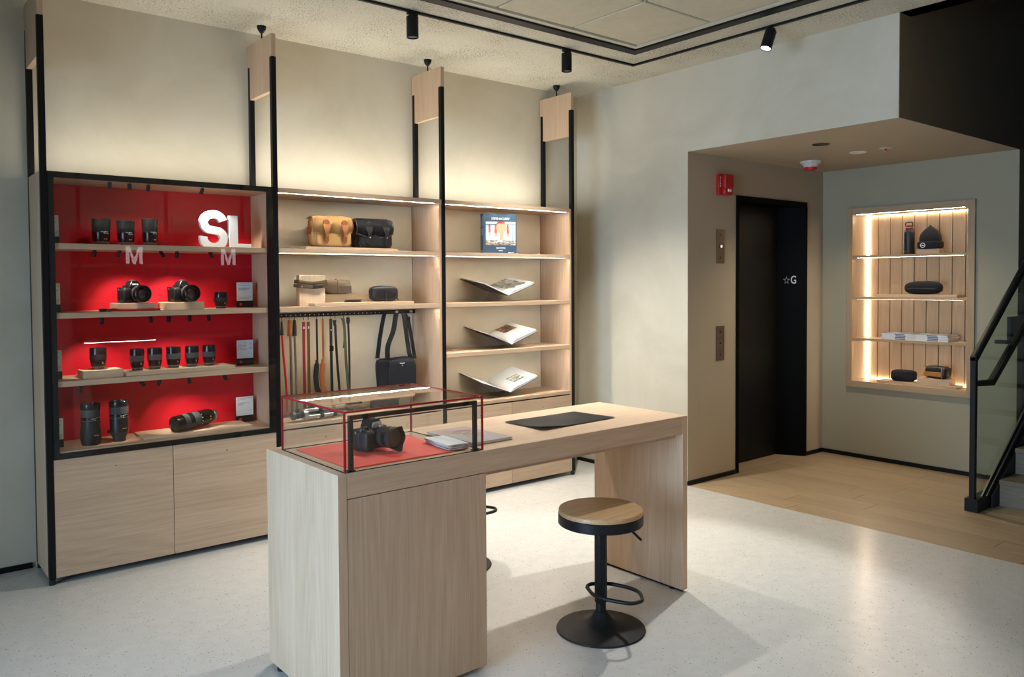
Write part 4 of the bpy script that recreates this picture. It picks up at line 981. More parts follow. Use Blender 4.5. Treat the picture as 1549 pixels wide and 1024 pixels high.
# ------------------------------------------------------------------ right unit: blue book and open books
def blue_book():
    t = thing('boxed_book', 'thick square dark blue boxed photo book standing on top shelf', 'book', (3.742, 4.925, 1.8022), R(-20))
    blue = plain('slate_blue', (.035, .075, .125), .45)
    Wb, Db, Hb = .272, .072, .306
    box('book_block', 0, Wb, .004, Db, 0, Hb, blue, t, .0015)
    box('spine_groove', -.0006, .001, .034, .037, .0, Hb, plain('groove_dark', (.012, .03, .06), .6), t)
    # cover picture: generic pale blue room with red shapes over a grey floor
    F = .0032
    pic = box('cover_picture', .022, .262, F, .0045, .065, .245, plain('pale_blue_print', (.42, .62, .72), .5), t)
    fl = photo_mat('floor_print', [(.05, .05, .05), (.35, .28, .2), (.65, .66, .68)], 30, (1, 1, 2))
    box('picture_floor', .022, .262, F-.0004, F, .065, .103, fl, pic)
    box('picture_rail', .022, .262, F-.0004, F, .222, .226, plain('print_dark', (.08, .11, .13), .5), pic)
    box('picture_rail', .236, .239, F-.0004, F, .10, .235, plain('print_dark', (.08, .11, .13), .5), pic)
    redp = plain('print_red', (.72, .09, .06), .5); sk = plain('print_tan', (.60, .33, .2), .5)
    for cx, w, z0, z1 in ((.052, .016, .165, .222), (.102, .02, .16, .222), (.20, .018, .155, .222)):
        prism('picture_shape', [(cx-w*.35, z1), (cx+w*.35, z1), (cx+w*.55, z0), (cx-w*.55, z0)], 'y', F-.0006, F, redp, pic)
        prism('picture_shape', [(cx-w*.7, z0), (cx+w*.7, z0), (cx+w*.2, z0-.03), (cx-w*.2, z0-.03)], 'y', F-.0006, F, sk, pic)
    prism('picture_shape', [(.115, .243), (.178, .243), (.195, .19), (.165, .155), (.160, .105), (.138, .105), (.132, .155), (.102, .19)], 'y', F-.0006, F, sk, pic)
    prism('picture_shape', [(.118, .244), (.176, .244), (.172, .232), (.122, .232)], 'y', F-.0009, F-.0006, redp, pic)
    text('cover_title', 'STEVE McCURRY', .03, white_print, t, (.142, .0036, .268), (PI/2, 0, 0), .0006, .0004, (.148, .019))
    text('cover_title', 'DEVOTION', .02, white_print, t, (.142, .0036, .043), (PI/2, 0, 0), .0006, .0002, (.072, .013))
    bm = bmesh.new(); bx(bm, .126, .158, .0032, .0042, .021, .026); finish('small_print', bm, white_print, t)
    bm = bmesh.new(); bx(bm, .214, .250, .0032, .0042, .006, .010); bx(bm, .206, .212, .0032, .0042, .004, .013); finish('small_print', bm, white_print, t)
    rs = (PI/2, R(-90), R(-90))
    rs = Matrix.Rotation(R(-90), 4, 'Z') @ Matrix.Rotation(R(90), 4, 'X') @ Matrix.Rotation(R(-90), 4, 'Z')
    re = rs.to_euler()
    for yy in (.018, .055):
        text('spine_title', 'STEVE McCURRY', .016, white_print, t, (-.0006, yy, .245), re, .0004, .0001, (.075, .009))
        text('spine_title', 'DEVOTION', .016, white_print, t, (-.0006, yy, .165), re, .0004, .0001, (.05, .009))
        bm = bmesh.new(); bx(bm, -.0012, .0004, yy-.003, yy+.003, .01, .03); finish('small_print', bm, white_print, t)
blue_book()

def open_book(label, loc, w, l, a, b, tilt, phi, tl, tr_, photo, spans):
    """spine along local Y from the front; right leaf raised by a, left by b"""
    t = thing('open_book', label, 'book', loc, rot=(R(tilt), 0, R(-phi)))
    ca, sa, cb, sb = math.cos(R(a)), math.sin(R(a)), math.cos(R(b)), math.sin(R(b))
    def P(side, u, h):
        return (u*ca-h*sa, u*sa+h*ca) if side > 0 else (-u*cb+h*sb, u*sb+h*cb)
    paper = plain('paper', (.80, .80, .78), .6); cov = plain('book_cloth', (.045, .04, .04), .6); cream = plain('paper_edge', (.70, .69, .66), .7)
    def extr(name, prof, y0, y1, m, par):
        return prism(name, prof, 'y', y0, y1, m, par, smooth=30)
    extr('cover', [P(1, -.002, -.003), P(1, w, -.003), P(1, w, 0), P(1, .0, 0)], -.004, l, cov, t)
    extr('cover', [P(-1, -.002, -.003), P(-1, w, -.003), P(-1, w, 0), P(-1, .0, 0)], -.004, l, cov, t)
    def pages(side, T, name):
        n = 16; top = []
        for k in range(n+1):
            s = k/n; u = .001+(w-.007)*s
            if T > .006: h = T*min(1, (s/.16))**.55*(1-.25*s)+.0025*math.sin(PI*min(1, s*2.2))*(s < .45)
            else: h = T*min(1, s/.08)
            top.append(P(side, u, h+.0004))
        bot = [P(side, w-.006, .0003), P(side, .001, .0003)]
        o = extr(name, top+bot, 0, l-.005, paper, t)
        return top
    topr = pages(1, tr_, 'right_pages'); topl = pages(-1, tl, 'left_pages')
    if tr_ > .01:
        bm = bmesh.new()
        for f in (.3, .55, .8):
            n = 6
            vs = []
            for k in range(n+1):
                s = .12+.86*k/n; h = f*tr_*(1-.25*s)
                x_, z_ = P(1, (w-.007)*s, h); x2, z2 = P(1, (w-.007)*s, h+.0009)
                vs.append((bm.verts.new((x_, -.0006, z_)), bm.verts.new((x2, -.0006, z2))))
            for p, q in zip(vs, vs[1:]): bm.faces.new((p[0], q[0], q[1], p[1]))
        finish('page_gap', bm, grey_print, t)
    if photo:
        s0, s1, y0, y1 = spans
        bm = bmesh.new(); n = 8; rows = []
        for k in range(n+1):
            s = s0+(s1-s0)*k/n
            i = min(int(s*16), 15); f = s*16-i
            x = topr[i][0]*(1-f)+topr[i+1][0]*f; z = topr[i][1]*(1-f)+topr[i+1][1]*f+.0006
            rows.append((bm.verts.new((x, y0*l, z)), bm.verts.new((x, y1*l, z))))
        for p, q in zip(rows, rows[1:]): bm.faces.new((p[0], q[0], q[1], p[1]))
        finish('printed_photo', bm, photo, t)
    return t
def cradle(label, spine, z_shelf, l, a, b, tilt):
    """clear bent sheets crossing in an X under the spine"""
    t = thing('book_stand', label, 'stand', (0, 0, 0))
    sx, sy, sz = spine
    tt = math.tan(R(tilt))
    def sheet(sgn, name, ang):
        bm = bmesh.new(); y0, y1 = sy+.055, sy+.235
        w = .17; dz = .006
        def Z(y): return sz-dz+(y-sy)*tt
        up = [(sx+sgn*w*math.cos(R(ang)), y, Z(y)+w*math.sin(R(ang))) for y in (y0, y1)]
        mid = [(sx, y, Z(y)-.002) for y in (y0, y1)]
        ft = [(sx-sgn*.085, y, z_shelf+.003) for y in (y0-.035, y1-.01)]
        vs = [[bm.verts.new(p) for p in row] for row in (up, mid, ft)]
        for p, q in zip(vs, vs[1:]): bm.faces.new((p[0], p[1], q[1], q[0]))
        bmesh.ops.solidify(bm, geom=bm.faces[:], thickness=.0035)
        finish(name, bm, acrylic, t, smooth=0)
    sheet(1, 'bent_sheet', a); sheet(-1, 'bent_sheet', b)
    box('foot_rail', sx-.088, sx+.088, sy+.02, sy+.026, z_shelf+.0003, z_shelf+.005, acrylic, t)
bw1 = photo_mat('photo_mono', [(.03, .03, .025), (.25, .24, .2), (.62, .62, .58)], 14)
ph2 = photo_mat('photo_dusk', [(.035, .02, .012), (.12, .06, .035), (.55, .28, .15)], 16, (1, 2, 1))
bw3 = photo_mat('photo_sketch', [(.05, .045, .04), (.3, .28, .24), (.75, .74, .72)], 26)
open_book('open photo book with large grey picture, topmost of three open books', (3.936, 4.86, 1.480), .268, .341, 19.6, 20.6, 7.2, .8, .010, .022, bw1, (.18, .86, .12, .94))
open_book('open photo book with brown landscape picture, middle of three open books', (3.965, 4.86, 1.100), .264, .341, 20.4, 20.5, 8.3, 0, .004, .026, ph2, (.30, .80, .52, .93))
open_book('open photo book with small sketchy picture, lowest of three open books', (3.95, 4.86, .728), .29, .351, 20, 18.7, 9.5, -1, .004, .022, bw3, (.34, .74, .20, .50))
cradle('clear acrylic stand under the topmost open book', (3.936, 4.86, 1.478), 1.434, .34, 19.6, 20.6, 7.2)
cradle('clear acrylic stand under the middle open book', (3.965, 4.86, 1.098), 1.070, .34, 20.4, 20.5, 8.3)
cradle('clear acrylic stand under the lowest open book', (3.95, 4.86, .726), .695, .34, 20, 18.7, 9.5)

# ------------------------------------------------------------------ table
TX, TY, TL, TW, TH = 1.3152, 2.5908, 1.9519, .6241, .9016
def table():
    t = thing('counter_table', 'long pale oak counter table with solid cabinet end and panel leg', 'table', (TX, TY, 0), R(.3183))
    box('side_panel', 0, .036, 0, TW, .018, TH, oak_z, t, .001)
    box('light_stop_strip', .05, .06, .03, TW-.03, .0005, .021, black_rubber, t)  # dark strip added to stop light leaking under the side panel
    box('cabinet_front', .0365, .6626, .001, .02, .02, .808, oak_z, t, .001)
    box('cabinet_back', .0365, .6626, TW-.02, TW-.001, .02, .808, oak_z, t, .001)
    box('cabinet_side', .643, .6626, .02, TW-.02, .02, .808, oak_z, t, .001)
    box('apron', .0365, TL-.036, .0005, .05, .811, TH-.0007, oak_x, t, .001)
    box('apron', .0365, TL-.036, TW-.05, TW-.0005, .811, TH-.0007, oak_x, t, .001)
    box('tabletop', .0365, TL-.036, .003, TW-.003, TH-.028, TH, oak_x, t, .0006)
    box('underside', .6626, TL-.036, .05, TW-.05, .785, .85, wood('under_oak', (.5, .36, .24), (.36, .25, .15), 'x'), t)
    box('panel_leg', TL-.036, TL, 0, TW, .014, TH, oak_z, t, .001)
    box('light_stop_strip', TL-.022, TL-.014, .012, TW-.012, .0005, .0145, black_rubber, t)  # added under the leg too, blocks light through the floor gap
    for x, y in ((.018, .08), (.018, TW-.08), (TL-.018, .08), (TL-.018, TW-.08), (.55, .08)):
        lathe('levelling_foot', [(0, 0), (.018, 0), (.018, .012), (.01, .021), (0, .021)], black_rubber, t, 14, off=(x, y, 0))
table()
Z0 = TH+.0008
def glass_case():
    x0, x1, y0, y1, z1 = 1.352, 1.968, 2.606, 3.145, 1.122
    t = thing('glass_case', 'clear glass display case with red edges standing on table', 'case', (0, 0, 0))
    th = .006
    box('pane', x0, x1, y0, y0+th, Z0, z1-th, pane, t); box('pane', x0, x1, y1-th, y1, Z0, z1-th, pane, t)
    box('pane', x0, x0+th, y0+th, y1-th, Z0, z1-th, pane, t); box('pane', x1-th, x1, y0+th, y1-th, Z0, z1-th, pane, t)
    box('top_pane', x0, x1, y0, y1, z1-.003, z1, pane, t)
    e = .0035
    for (a, b) in ((x0, y0), (x1, y0), (x0, y1), (x1, y1)):
        box('red_edge', a-e, a+e, b-e, b+e, Z0, z1-th, red_acrylic, t)
    for b in (y0, y1): box('red_edge', x0-e, x1+e, b-e, b+e, z1-th, z1+.001, red_acrylic, t)
    for a in (x0, x1): box('red_edge', a-e, a+e, y0+e, y1-e, z1-th, z1+.001, red_acrylic, t)
    bm = bmesh.new(); s = .003
    bx(bm, x0-s, x1+s, y0-s, y0, Z0-.0005, Z0+.002); bx(bm, x0-s, x0, y0, y1, Z0-.0005, Z0+.002); bx(bm, x0-s, x1+s, y1, y1+s, Z0-.0005, Z0+.002); bx(bm, x1, x1+s, y0, y1, Z0-.0005, Z0+.002)
    finish('base_gasket', bm, black_rubber, t)
    bm = bmesh.new(); fx0, fx1, fy = 1.376, 1.950, 2.622
    bx(bm, fx0, fx0+.016, fy-.008, fy+.008, Z0, 1.104, .001); bx(bm, fx1-.016, fx1, fy-.008, fy+.008, Z0, 1.104, .001); bx(bm, fx0+.016, fx1-.016, fy-.008, fy+.008, 1.088, 1.104, .001)
    bx(bm, fx0-.006, fx0+.022, fy-.010, fy+.010, Z0, Z0+.004); bx(bm, fx1-.022, fx1+.006, fy-.010, fy+.010, Z0, Z0+.004)
    finish('inner_bracket', bm, black_metal, t)
glass_case()
prism('red_mat', [(1.392, 3.10), (1.398, 2.645), (1.86, 2.648), (1.90, 3.092)], 'z', 0, .005, plain('red_felt', (.92, .085, .06), .6), None, loc=(0, 0, Z0))
tag(bpy.data.objects['red_mat'], 'flat red mat lying inside glass case under camera', 'mat')
# little stack of booklets in the case
bk = [('photo booklet with red and grey cover, bottom of small stack in glass case', .0072, -.22, 0, 0), ('photo booklet second from bottom of small stack in glass case', .0072, -.1, .004, .004), ('white topped booklet on top of small stack in glass case', .006, -.16, .0, .01)]
z = Z0+.0052
prt = photo_mat('booklet_print', [(.04, .04, .04), (.5, .12, .08), (.72, .7, .68)], 22)
for i, (lb, h, rz, dx, dy) in enumerate(bk):
    t = thing('booklet', lb, 'booklet', (1.895+dx, 2.752+dy, z), rz*.5)
    soft('pages', -.047, .047, -.10, .10, .0006, h-.0009, plain('booklet_paper', (.66, .64, .6), .7), t, 20, 3)
    box('front_cover', -.048, .048, -.102, .102, h-.0009, h, plain('paper', (.80, .80, .78), .6) if i == 2 else prt, t)
    box('back_cover', -.048, .048, -.102, .102, 0, .0006, prt if i == 0 else plain('paper', (.80, .80, .78), .6), t)
    z += h+.0001
# grey lilac book to the right of the case
t = thing('photo_book', 'lilac grey clothbound book lying flat right of glass case', 'book', (2.088, 2.862, Z0), R(2))
lil = plain('lilac_cloth', (.36, .315, .305), .6)
box('cover', -.108, .108, -.17, .172, .0105, .013, lil, t, .0008); box('cover', -.108, .108, -.17, .172, 0, .0022, lil, t, .0008)
box('pages', -.104, .103, -.166, .168, .0022, .0105, plain('paper_edge', (.70, .69, .66), .7), t)
box('cover_photo', -.04, .06, -.06, .10, .013, .0132, photo_mat('cover_print', [(.20, .13, .11), (.25, .17, .15), (.5, .46, .44)], 14), t)
# dark leather pad
def pad():
    bm = bmesh.new(); nx, ny = 24, 14; g = []
    cs = [(2.436, 2.757), (2.938, 2.785), (2.908, 3.053), (2.436, 3.050)]
    for i in range(nx+1):
        u = i/nx; row = []
        for j in range(ny+1):
            v = j/ny
            x = (cs[0][0]*(1-u)+cs[1][0]*u)*(1-v)+(cs[3][0]*(1-u)+cs[2][0]*u)*v
            y = (cs[0][1]*(1-u)+cs[1][1]*u)*(1-v)+(cs[3][1]*(1-u)+cs[2][1]*u)*v
            lift = .016*max(0, 1-math.hypot(u*2.2, v*2.0))**1.5 + .0006*math.sin(9*u)*math.sin(7*v)+.0007
            row.append(bm.verts.new((x, y, lift+.0032)))
        g.append(row)
    for i in range(nx):
        for j in range(ny): bm.faces.new((g[i][j], g[i+1][j], g[i+1][j+1], g[i][j+1]))
    bmesh.ops.solidify(bm, geom=bm.faces[:], thickness=.003)
    o = finish('desk_pad', bm, plain('charcoal_leather', (.028, .027, .024), .42, bump=.3, bscale=200), None, (0, 0, Z0), 50)
    tag(o, 'dark charcoal leather desk pad with one corner curling up on table', 'desk pad')
pad()

# ------------------------------------------------------------------ stools
def stool(label, x, y, rz, lift):
    t = thing('bar_stool', label, 'stool', (x, y, 0), rz, 'black pedestal stools at the counter table')
    dz = lift
    lathe('base', [(0, 0), (.200, 0), (.203, .004), (.200, .009), (.16, .015), (.10, .026), (.06, .043), (.040, .066), (.028, .085), (0, .085)], black_metal, t, 56)
    lathe('column', [(.0, .08), (.0235, .08), (.0235, .13+dz), (0, .13+dz)], black_metal, t, 28)
    lathe('sleeve', [(0, .125+dz), (.026, .125+dz), (.0285, .13+dz), (.0285, .485+dz), (0, .485+dz)], black_metal, t, 28)
    # D shaped foot ring, bulging to local +X
    fr = smoothpts([(-.054, .034, .195), (-.094, -.05, .195), (-.087, -.125, .195), (-.045, -.214, .195), (.0, -.232, .195), (.033, -.22, .195), (.082, -.155, .195), (.086, -.09, .195), (.055, .0, .195), (.0, .046, .195), (-.030, .049, .195), (-.054, .034, .195)], 5)[:-1]
    tube('foot_ring', [(a, b, c+dz) for a, b, c in fr], .0085, black_metal, t, 10, closed=True)
    bm = bmesh.new(); lathe_bm(bm, [(0, .488+dz), (.189, .488+dz), (.193, .492+dz), (.193, .532+dz), (.188, .534+dz), (.184, .53+dz), (0, .53+dz)], 64); finish('seat_ring', bm, black_metal, t)
    seat = thing('seat', '', '', (0, 0, 0)); bpy.data.objects.remove(seat)
    s = lathe('seat', [(0, .5305+dz), (.186, .5305+dz), (.191, .536+dz), (.191, .550+dz), (.188, .5545+dz), (.184, .5555+dz), (0, .5555+dz)], stool_oak, t, 64)
    tube('lever', [(.05, -.06, .478+dz), (.105, -.085, .455+dz), (.155, -.105, .402+dz)], .006, black_metal, t, 8)
    lathe('swivel_plate', [(0, .470+dz), (.06, .474+dz), (.075, .488+dz), (0, .488+dz)], black_metal, t, 24)
    return t
stool('round oak seat stool with black pedestal in front of table', 2.61, 2.57, 0, 0)
stool('second black pedestal stool mostly hidden behind the counter table', 2.585, 3.68, R(65), .105)

# ------------------------------------------------------------------ ceiling track and lamps
t = thing('lighting_track', 'thin black ceiling track forming a right angle around the tile field', 'track', (0, 0, 0))
box('track_channel', -2.5, 4.595, 4.150, 4.170, ZC-.014, ZC-.0005, black_metal, t)
box('track_channel', 4.575, 4.595, 1.9, 4.150, ZC-.014, ZC-.0005, black_metal, t)
def track_lamp(label, loc, aim, on):
    t = thing('track_spotlight', label, 'spotlight', loc)
    box('adapter', -.035, .035, -.010, .010, -.028, -.0145, black_metal, t, .001)
    lathe('stem', [(0, -.06), (.006, -.06), (.006, -.027), (0, -.027)], black_metal, t, 12)
    d = (Vector(aim)).normalized(); q = Vector((0, 0, -1)).rotation_difference(d)
    e = q.to_euler()
    h = lathe('lamp_head', [(0, .0), (.034, .0), (.036, -.003), (.036, -.125), (.031, -.125), (.030, -.112), (0, -.112)], black_metal, t, 28, loc=(0, 0, -.036), rot=e)
    lathe('lamp_lens', [(.0295, -.116), (0, -.116)] if False else [(0, -.118), (.0295, -.118), (.0295, -.113), (0, -.113)], emit('lamp_on', (1, 1, 1), 30) if on else plain('lamp_off_lens', (.2, .24, .3), .2), h, 24)
track_lamp('black cylinder spotlight hanging straight down, left on ceiling track', (2.640, 4.16, ZC), (.02, .02, -1), False)
track_lamp('black cylinder spotlight hanging straight down near track corner', (3.902, 4.16, ZC), (.02, .02, -1), False)
track_lamp('lit tilted cylinder spotlight on the right arm of ceiling track', (4.585, 2.985, ZC), (-.36, .10, -1), True)

# ------------------------------------------------------------------ lift wall devices
def fire_alarm():
    t = thing('fire_alarm', 'red fire alarm strobe on wall left of lift door', 'alarm', (5.334, YA, 2.266))
    red = plain('alarm_red', (.45, .012, .012), .35)
    box('back_box', 0, .11, -.03, 0, .0, .165, red, t, .004, 2)
    soft('sounder_cover', .045, .160, -.062, -.0, .045, .166, red, t, 7, 6)
    soft('lower_cover', .045, .150, -.058, -.0, .0, .055, red, t, 7, 5)
    box('strobe_lens', .075, .112, -.068, -.05, .024, .046, plain('strobe_clear', (.75, .78, .78), .15), t, .003)
    for k, ch in enumerate('FIRE'):
        text('alarm_letter', ch, .02, white_print, t, (.018, -.0305, .134-.022*k), (PI/2, 0, 0), .0006, .0003, (.004 if ch == 'I' else .012, .016))
fire_alarm()
def plate(label, z0, z1, kind):
    t = thing('call_plate', label, 'call button', (5.334, YA, z0))
    m = plain('bronze_plate', (.19, .145, .10), .38, .7)
    box('face_plate', 0, .105, -.006, 0, 0, z1-z0, m, t, .0015)
    zc = (z1-z0)/2
    for zz in (.045, z1-z0-.045): lathe('screw', [(0, 0), (.007, 0), (.006, .002), (0, .002)], black_metal, t, 12, axis='y', off=(.052, -.006, zz))
    if kind:
        lathe('button_ring', [(0, 0), (.017, 0), (.016, .004), (0, .004)], plain('bronze_dark', (.06, .045, .03), .4, .6), t, 20, axis='y', off=(.052, -.006, zc))
        lathe('call_button', [(0, .004), (.011, .004), (.010, .008), (0, .008)], emit('button_glow', (1, .93, .8), .9), t, 18, axis='y', off=(.058, -.006, zc))
    else:
        bm = bmesh.new(); lathe_bm(bm, [(.017, 0), (.020, .0), (.020, .002), (.017, .002), (.017, 0)], 26, False, 'y', (.052, -.006, zc)); finish('key_ring', bm, plain('ring_grey', (.30, .28, .25), .4, .6), t)
        lathe('key_cylinder', [(0, 0), (.008, 0), (.008, .002), (0, .002)], plain('bronze_dark', (.06, .045, .03), .4, .6), t, 16, axis='y', off=(.052, -.006, zc))
plate('upper bronze lift call plate with lit button left of door', 1.724, 1.993, True)
plate('lower bronze lift plate with key ring left of door', .946, 1.222, False)
t = thing('smoke_alarm', 'white ceiling alarm with red strobe ring under alcove ceiling', 'alarm', (6.22, 3.67, ZS))
lathe('alarm_base', [(0, 0), (.085, 0), (.083, -.012), (.06, -.035), (.055, -.05), (0, -.05)], plain('alarm_white', (.62, .58, .52), .4), t, 32)
lathe('red_strobe', [(0, -.05), (.053, -.05), (.051, -.066), (.045, -.074), (0, -.076)], plain('strobe_red', (.62, .02, .02), .2), t, 28)
t = thing('recessed_downlight', 'dark ringed recessed downlight in alcove ceiling near the wall beam', 'downlight', (5.497, 3.162, ZS))
lathe('trim_ring', [(.05, -.0005), (.062, -.0005), (.064, -.004), (.052, -.006), (.05, -.002)], plain('ring_dark', (.08, .06, .045), .4, .5), t, 28)
lathe('reflector', [(0, -.0015), (.05, -.0015), (.05, -.003), (0, -.003)], plain('recess_shade', (.03, .025, .02), .3), t, 24)  # flat disc, shade of the deep recess put into its colour
t = thing('ceiling_disc_light', 'shallow pale disc lamp in middle of alcove ceiling', 'ceiling light', (6.07, 3.18, ZS))
lathe('disc', [(0, 0), (.066, 0), (.066, -.004), (.055, -.008), (0, -.009)], plain('disc_white', (.75, .70, .58), .5), t, 32)
t = thing('sprinkler', 'small red tipped sprinkler in white plate on alcove ceiling', 'sprinkler', (6.05, 2.955, ZS))
lathe('cover_plate', [(0, 0), (.045, 0), (.043, -.004), (0, -.005)], plain('alarm_white', (.62, .58, .52), .4), t, 26)
lathe('sprinkler_tip', [(0, -.005), (.007, -.005), (.009, -.02), (0, -.022)], plain('strobe_red', (.62, .02, .02), .2), t, 12)

# ------------------------------------------------------------------ niche shelves
NX = XN-.025
NYA, NYB = 2.655, 3.7192       # outer frame
def niche():
    t = thing('built_in_shelf', 'lit oak shelf niche with vertical plank back set in wall', 'shelves', (0, 0, 0))
    ob = plain('niche_oak', (.5, .37, .24), .5)
    y0, y1, z0, z1 = 2.708, 3.668, .687, 2.162
    nz = wood('niche_oak_z', (.50, .35, .21), (.35, .235, .13), 'z'); ny = wood('niche_oak_y', (.50, .35, .21), (.35, .235, .13), 'y'); led = emit('niche_led', (1, .90, .78), 45)
    D = XN+.25
    box('frame_side', NX, NX+.03, NYA, y0, .632, 2.219, nz, t, .001); box('frame_side', NX, NX+.03, y1, NYB, .632, 2.219, nz, t, .001)
    box('frame_top', NX, NX+.03, y0, y1, z1, 2.219, ny, t, .001); box('frame_bottom', NX, NX+.03, y0, y1, .632, z0, ny, t, .001)
    box('lining_side', NX+.03, D, y0-.014, y0, z0-.014, z1+.014, nz, t); box('lining_side', NX+.03, D, y1, y1+.014, z0-.014, z1+.014, nz, t)
    box('lining_top', NX+.03, D, y0, y1, z1, z1+.014, ny, t); box('lining_bottom', NX+.03, D, y0, y1, z0-.014, z0, ny, t)
    box('backing', D+.012, D+.02, y0-.014, y1+.014, z0-.014, z1+.014, plain('backing_dark', (.06, .04, .02), .8), t)
    edges = [y1-.001, 3.569, 3.462, 3.357, 3.250, 3.146, 3.041, 2.936, 2.831, 2.726, y0+.001]
    for a, b in zip(edges, edges[1:]):
        bm = bmesh.new(); bx(bm, D, D+.012, b+.0028, a-.0028, z0, z1, .002); finish('back_plank', bm, nz, t)
    for zt in (1.800, 1.436, 1.070):
        s = box('shelf', NX+.004, D-.06, y0+.0005, y1-.0005, zt-.022, zt, ny, t, .001)
        box('led_strip', NX+.016, NX+.026, y0+.04, y1-.04, zt-.0224, zt-.018, led, t)
    box('led_strip', NX+.012, NX+.024, y0+.03, y1-.03, z1-.0004, z1+.004, led, t)
    ls = emit('niche_side_led', (1, .80, .56), 26)
    box('led_strip', D-.014, D-.002, y1-.016, y1-.001, z0+.004, z1-.004, ls, t)
    box('led_strip', D-.022, D-.006, y0+.001, y0+.010, z0+.004, z1-.004, emit('niche_side_led_low', (1, .80, .55), 1.2), t)
    box('led_strip', D-.016, D-.004, y0+.02, y1-.02, z0+.0005, z0+.006, ls, t)
    box('led_strip', D-.016, D-.004, y0+.02, y1-.02, z1-.006, z1-.0005, ls, t)
niche()
RN = R(-90)
def bottle():
    t = thing('water_bottle', 'black steel bottle with red collar and carry loop on top niche shelf', 'bottle', (7.02, 3.222, 1.8002), RN)
    lathe('bottle_body', [(0, 0), (.041, 0), (.043, .004), (.043, .185), (.040, .20), (.031, .215), (.031, .222), (0, .222)], plain('bottle_black', (.012, .012, .012), .45), t, 32)
    lathe('red_collar', [(0, .222), (.034, .222), (.034, .234), (0, .234)], plain('collar_red', (.75, .03, .03), .4), t, 28)
    lathe('cap', [(0, .234), (.033, .234), (.032, .245), (0, .247)], black_plastic, t, 28)
    tube('carry_loop', smoothpts([(-.030, 0, .24), (-.031, 0, .262), (-.024, 0, .272), (0, 0, .274), (.024, 0, .272), (.031, 0, .262), (.030, 0, .24)], 3), [(.006, .0045)]*19, black_plastic, t, 8)
    text('bottle_logo', 'Leica', .016, grey_print, t, (-.012, -.0432, .025), (PI/2, 0, -.2), .0004, 0, (.022, .007))
bottle()
def beanie():
    t = thing('beanie_hat', 'black knitted beanie with round white badge on an oak block', 'hat', (7.02, 3.045, 1.8405), RN)
    def cone(q):
        z = q.z
        k = 1 if z < -.4 else max(.12, (1-((z+.4)/1.4)**2.4))
        return Vector((q.x*k, q.y*k, z))
    m = plain('black_knit', (.009, .009, .010), .9, bump=.7, bscale=250)
    soft('crown', -.085, .085, -.055, .055, .008, .202, m, t, 3.2, 12, cone)
    soft('cuff', -.093, .093, -.062, .062, 0, .068, m, t, 5, 8)
    bm = bmesh.new(); lathe_bm(bm, [(.016, 0), (.0205, 0), (.0205, .002), (.016, .002), (.016, 0)], 32, False, 'y', (-.035, -.0615, .030)); finish('badge_ring', bm, white_print, t)
    text('badge_text', 'Leica', .014, white_print, t, (-.035, -.0625, .030), (PI/2, 0, 0), .0005, .0004, (.027, .010))
beanie()
block('riser_block', 'oak block under the black beanie on the top niche shelf', 6.98, 7.07, 2.956, 3.142, 1.8003, 1.84, oak_y)
def glasses_case():
    t = thing('zip_case', 'rounded black zip case on second niche shelf', 'case', (7.01, 3.085, 1.4585), RN)
    def fn(q): return Vector((q.x, q.y, q.z*(1-.10*abs(q.x)**3)+.02*math.sin(3*q.x)))
    soft('case_shell', -.158, .142, -.07, .07, 0, .112, black_fabric, t, 3, 10, fn)
    tube('zip', smoothpts([(-.157, 0, .05), (-.10, -.065, .05), (0, -.0715, .05), (.10, -.060, .05), (.142, 0, .05)]), .0035, plain('zip_black', (.02, .02, .02), .5), t, 6)
    tube('zip_pull', [(.138, -.01, .052), (.15, -.014, .055), (.158, -.014, .062)], .004, black_fabric, t, 6)
glasses_case()
block('riser_board', 'thin oak board on the second niche shelf under the zip case', 6.945, 7.09, 2.80, 3.47, 1.4363, 1.458, oak_y)
def magazine(label, x, y, z, rz, h, w, grp):
    t = thing('magazine', label, 'magazine', (x, y, z), rz, grp)
    box('pages', -w/2, w/2, -.10, .11, .001, h-.001, plain('mag_paper', (.72, .71, .68), .7), t)
    cm = photo_mat('mag_cover', [(.05, .05, .06), (.3, .28, .28), (.7, .7, .7)], 9) if 'mag_cover' not in MATS else MATS['mag_cover']; MATS['mag_cover'] = cm
    box('front_cover', -w/2-.001, w/2+.001, -.102, .112, h-.0012, h, cm, t); box('back_cover', -w/2-.001, w/2+.001, -.102, .112, 0, .001, white_print, t)
    box('spine_print', -w*.08, w*.22, -.1026, -.1015, .002, h-.003, plain('spine_blue', (.16, .17, .24), .6), t)
for s, (yc, n, w) in enumerate(((3.268, 4, .285), (3.000, 4, .285))):
    z = 1.0703
    for k in range(n):
        side = ('left', 'right')[s]; pos = ('bottom', 'second from bottom', 'second from top', 'top')[k]
        magazine('white edged magazine, %s of the %s pile on the third niche shelf' % (pos, side), 7.03, yc+.006*math.sin(k*2.1+s), z, RN+.035*math.sin(k*1.7+s), .0132, w, 'magazines piled on the niche shelf')
        z += .0134
pouch('plain black fabric pouch at left on the bottom niche shelf', (7.02, 3.255, .7085), RN+.25, .20, .11, .098, black_fabric, wr=.05, seed=3)
def tpx(t):
    box('leather_band', -.092, .062, -.057, -.045, .018, .055, plain('band_tan', (.36, .15, .03), .5), t, .002)
    tube('trim', [(.066, -.052, .006), (.066, -.056, .05), (.066, -.050, .098), (.066, .0, .106), (.066, .045, .098)], .0026, plain('trim_orange', (.45, .17, .06), .5), t, 6)
    tube('tab', [(-.098, -.02, .098), (-.104, -.03, .104), (-.10, -.035, .092)], .004, plain('trim_orange', (.45, .17, .06), .5), t, 6)
pouch('black pouch with orange brown band and trim on stepped oak block', (7.02, 2.975, .7585), RN-.15, .19, .11, .104, black_leather, extra=tpx, wr=.012)
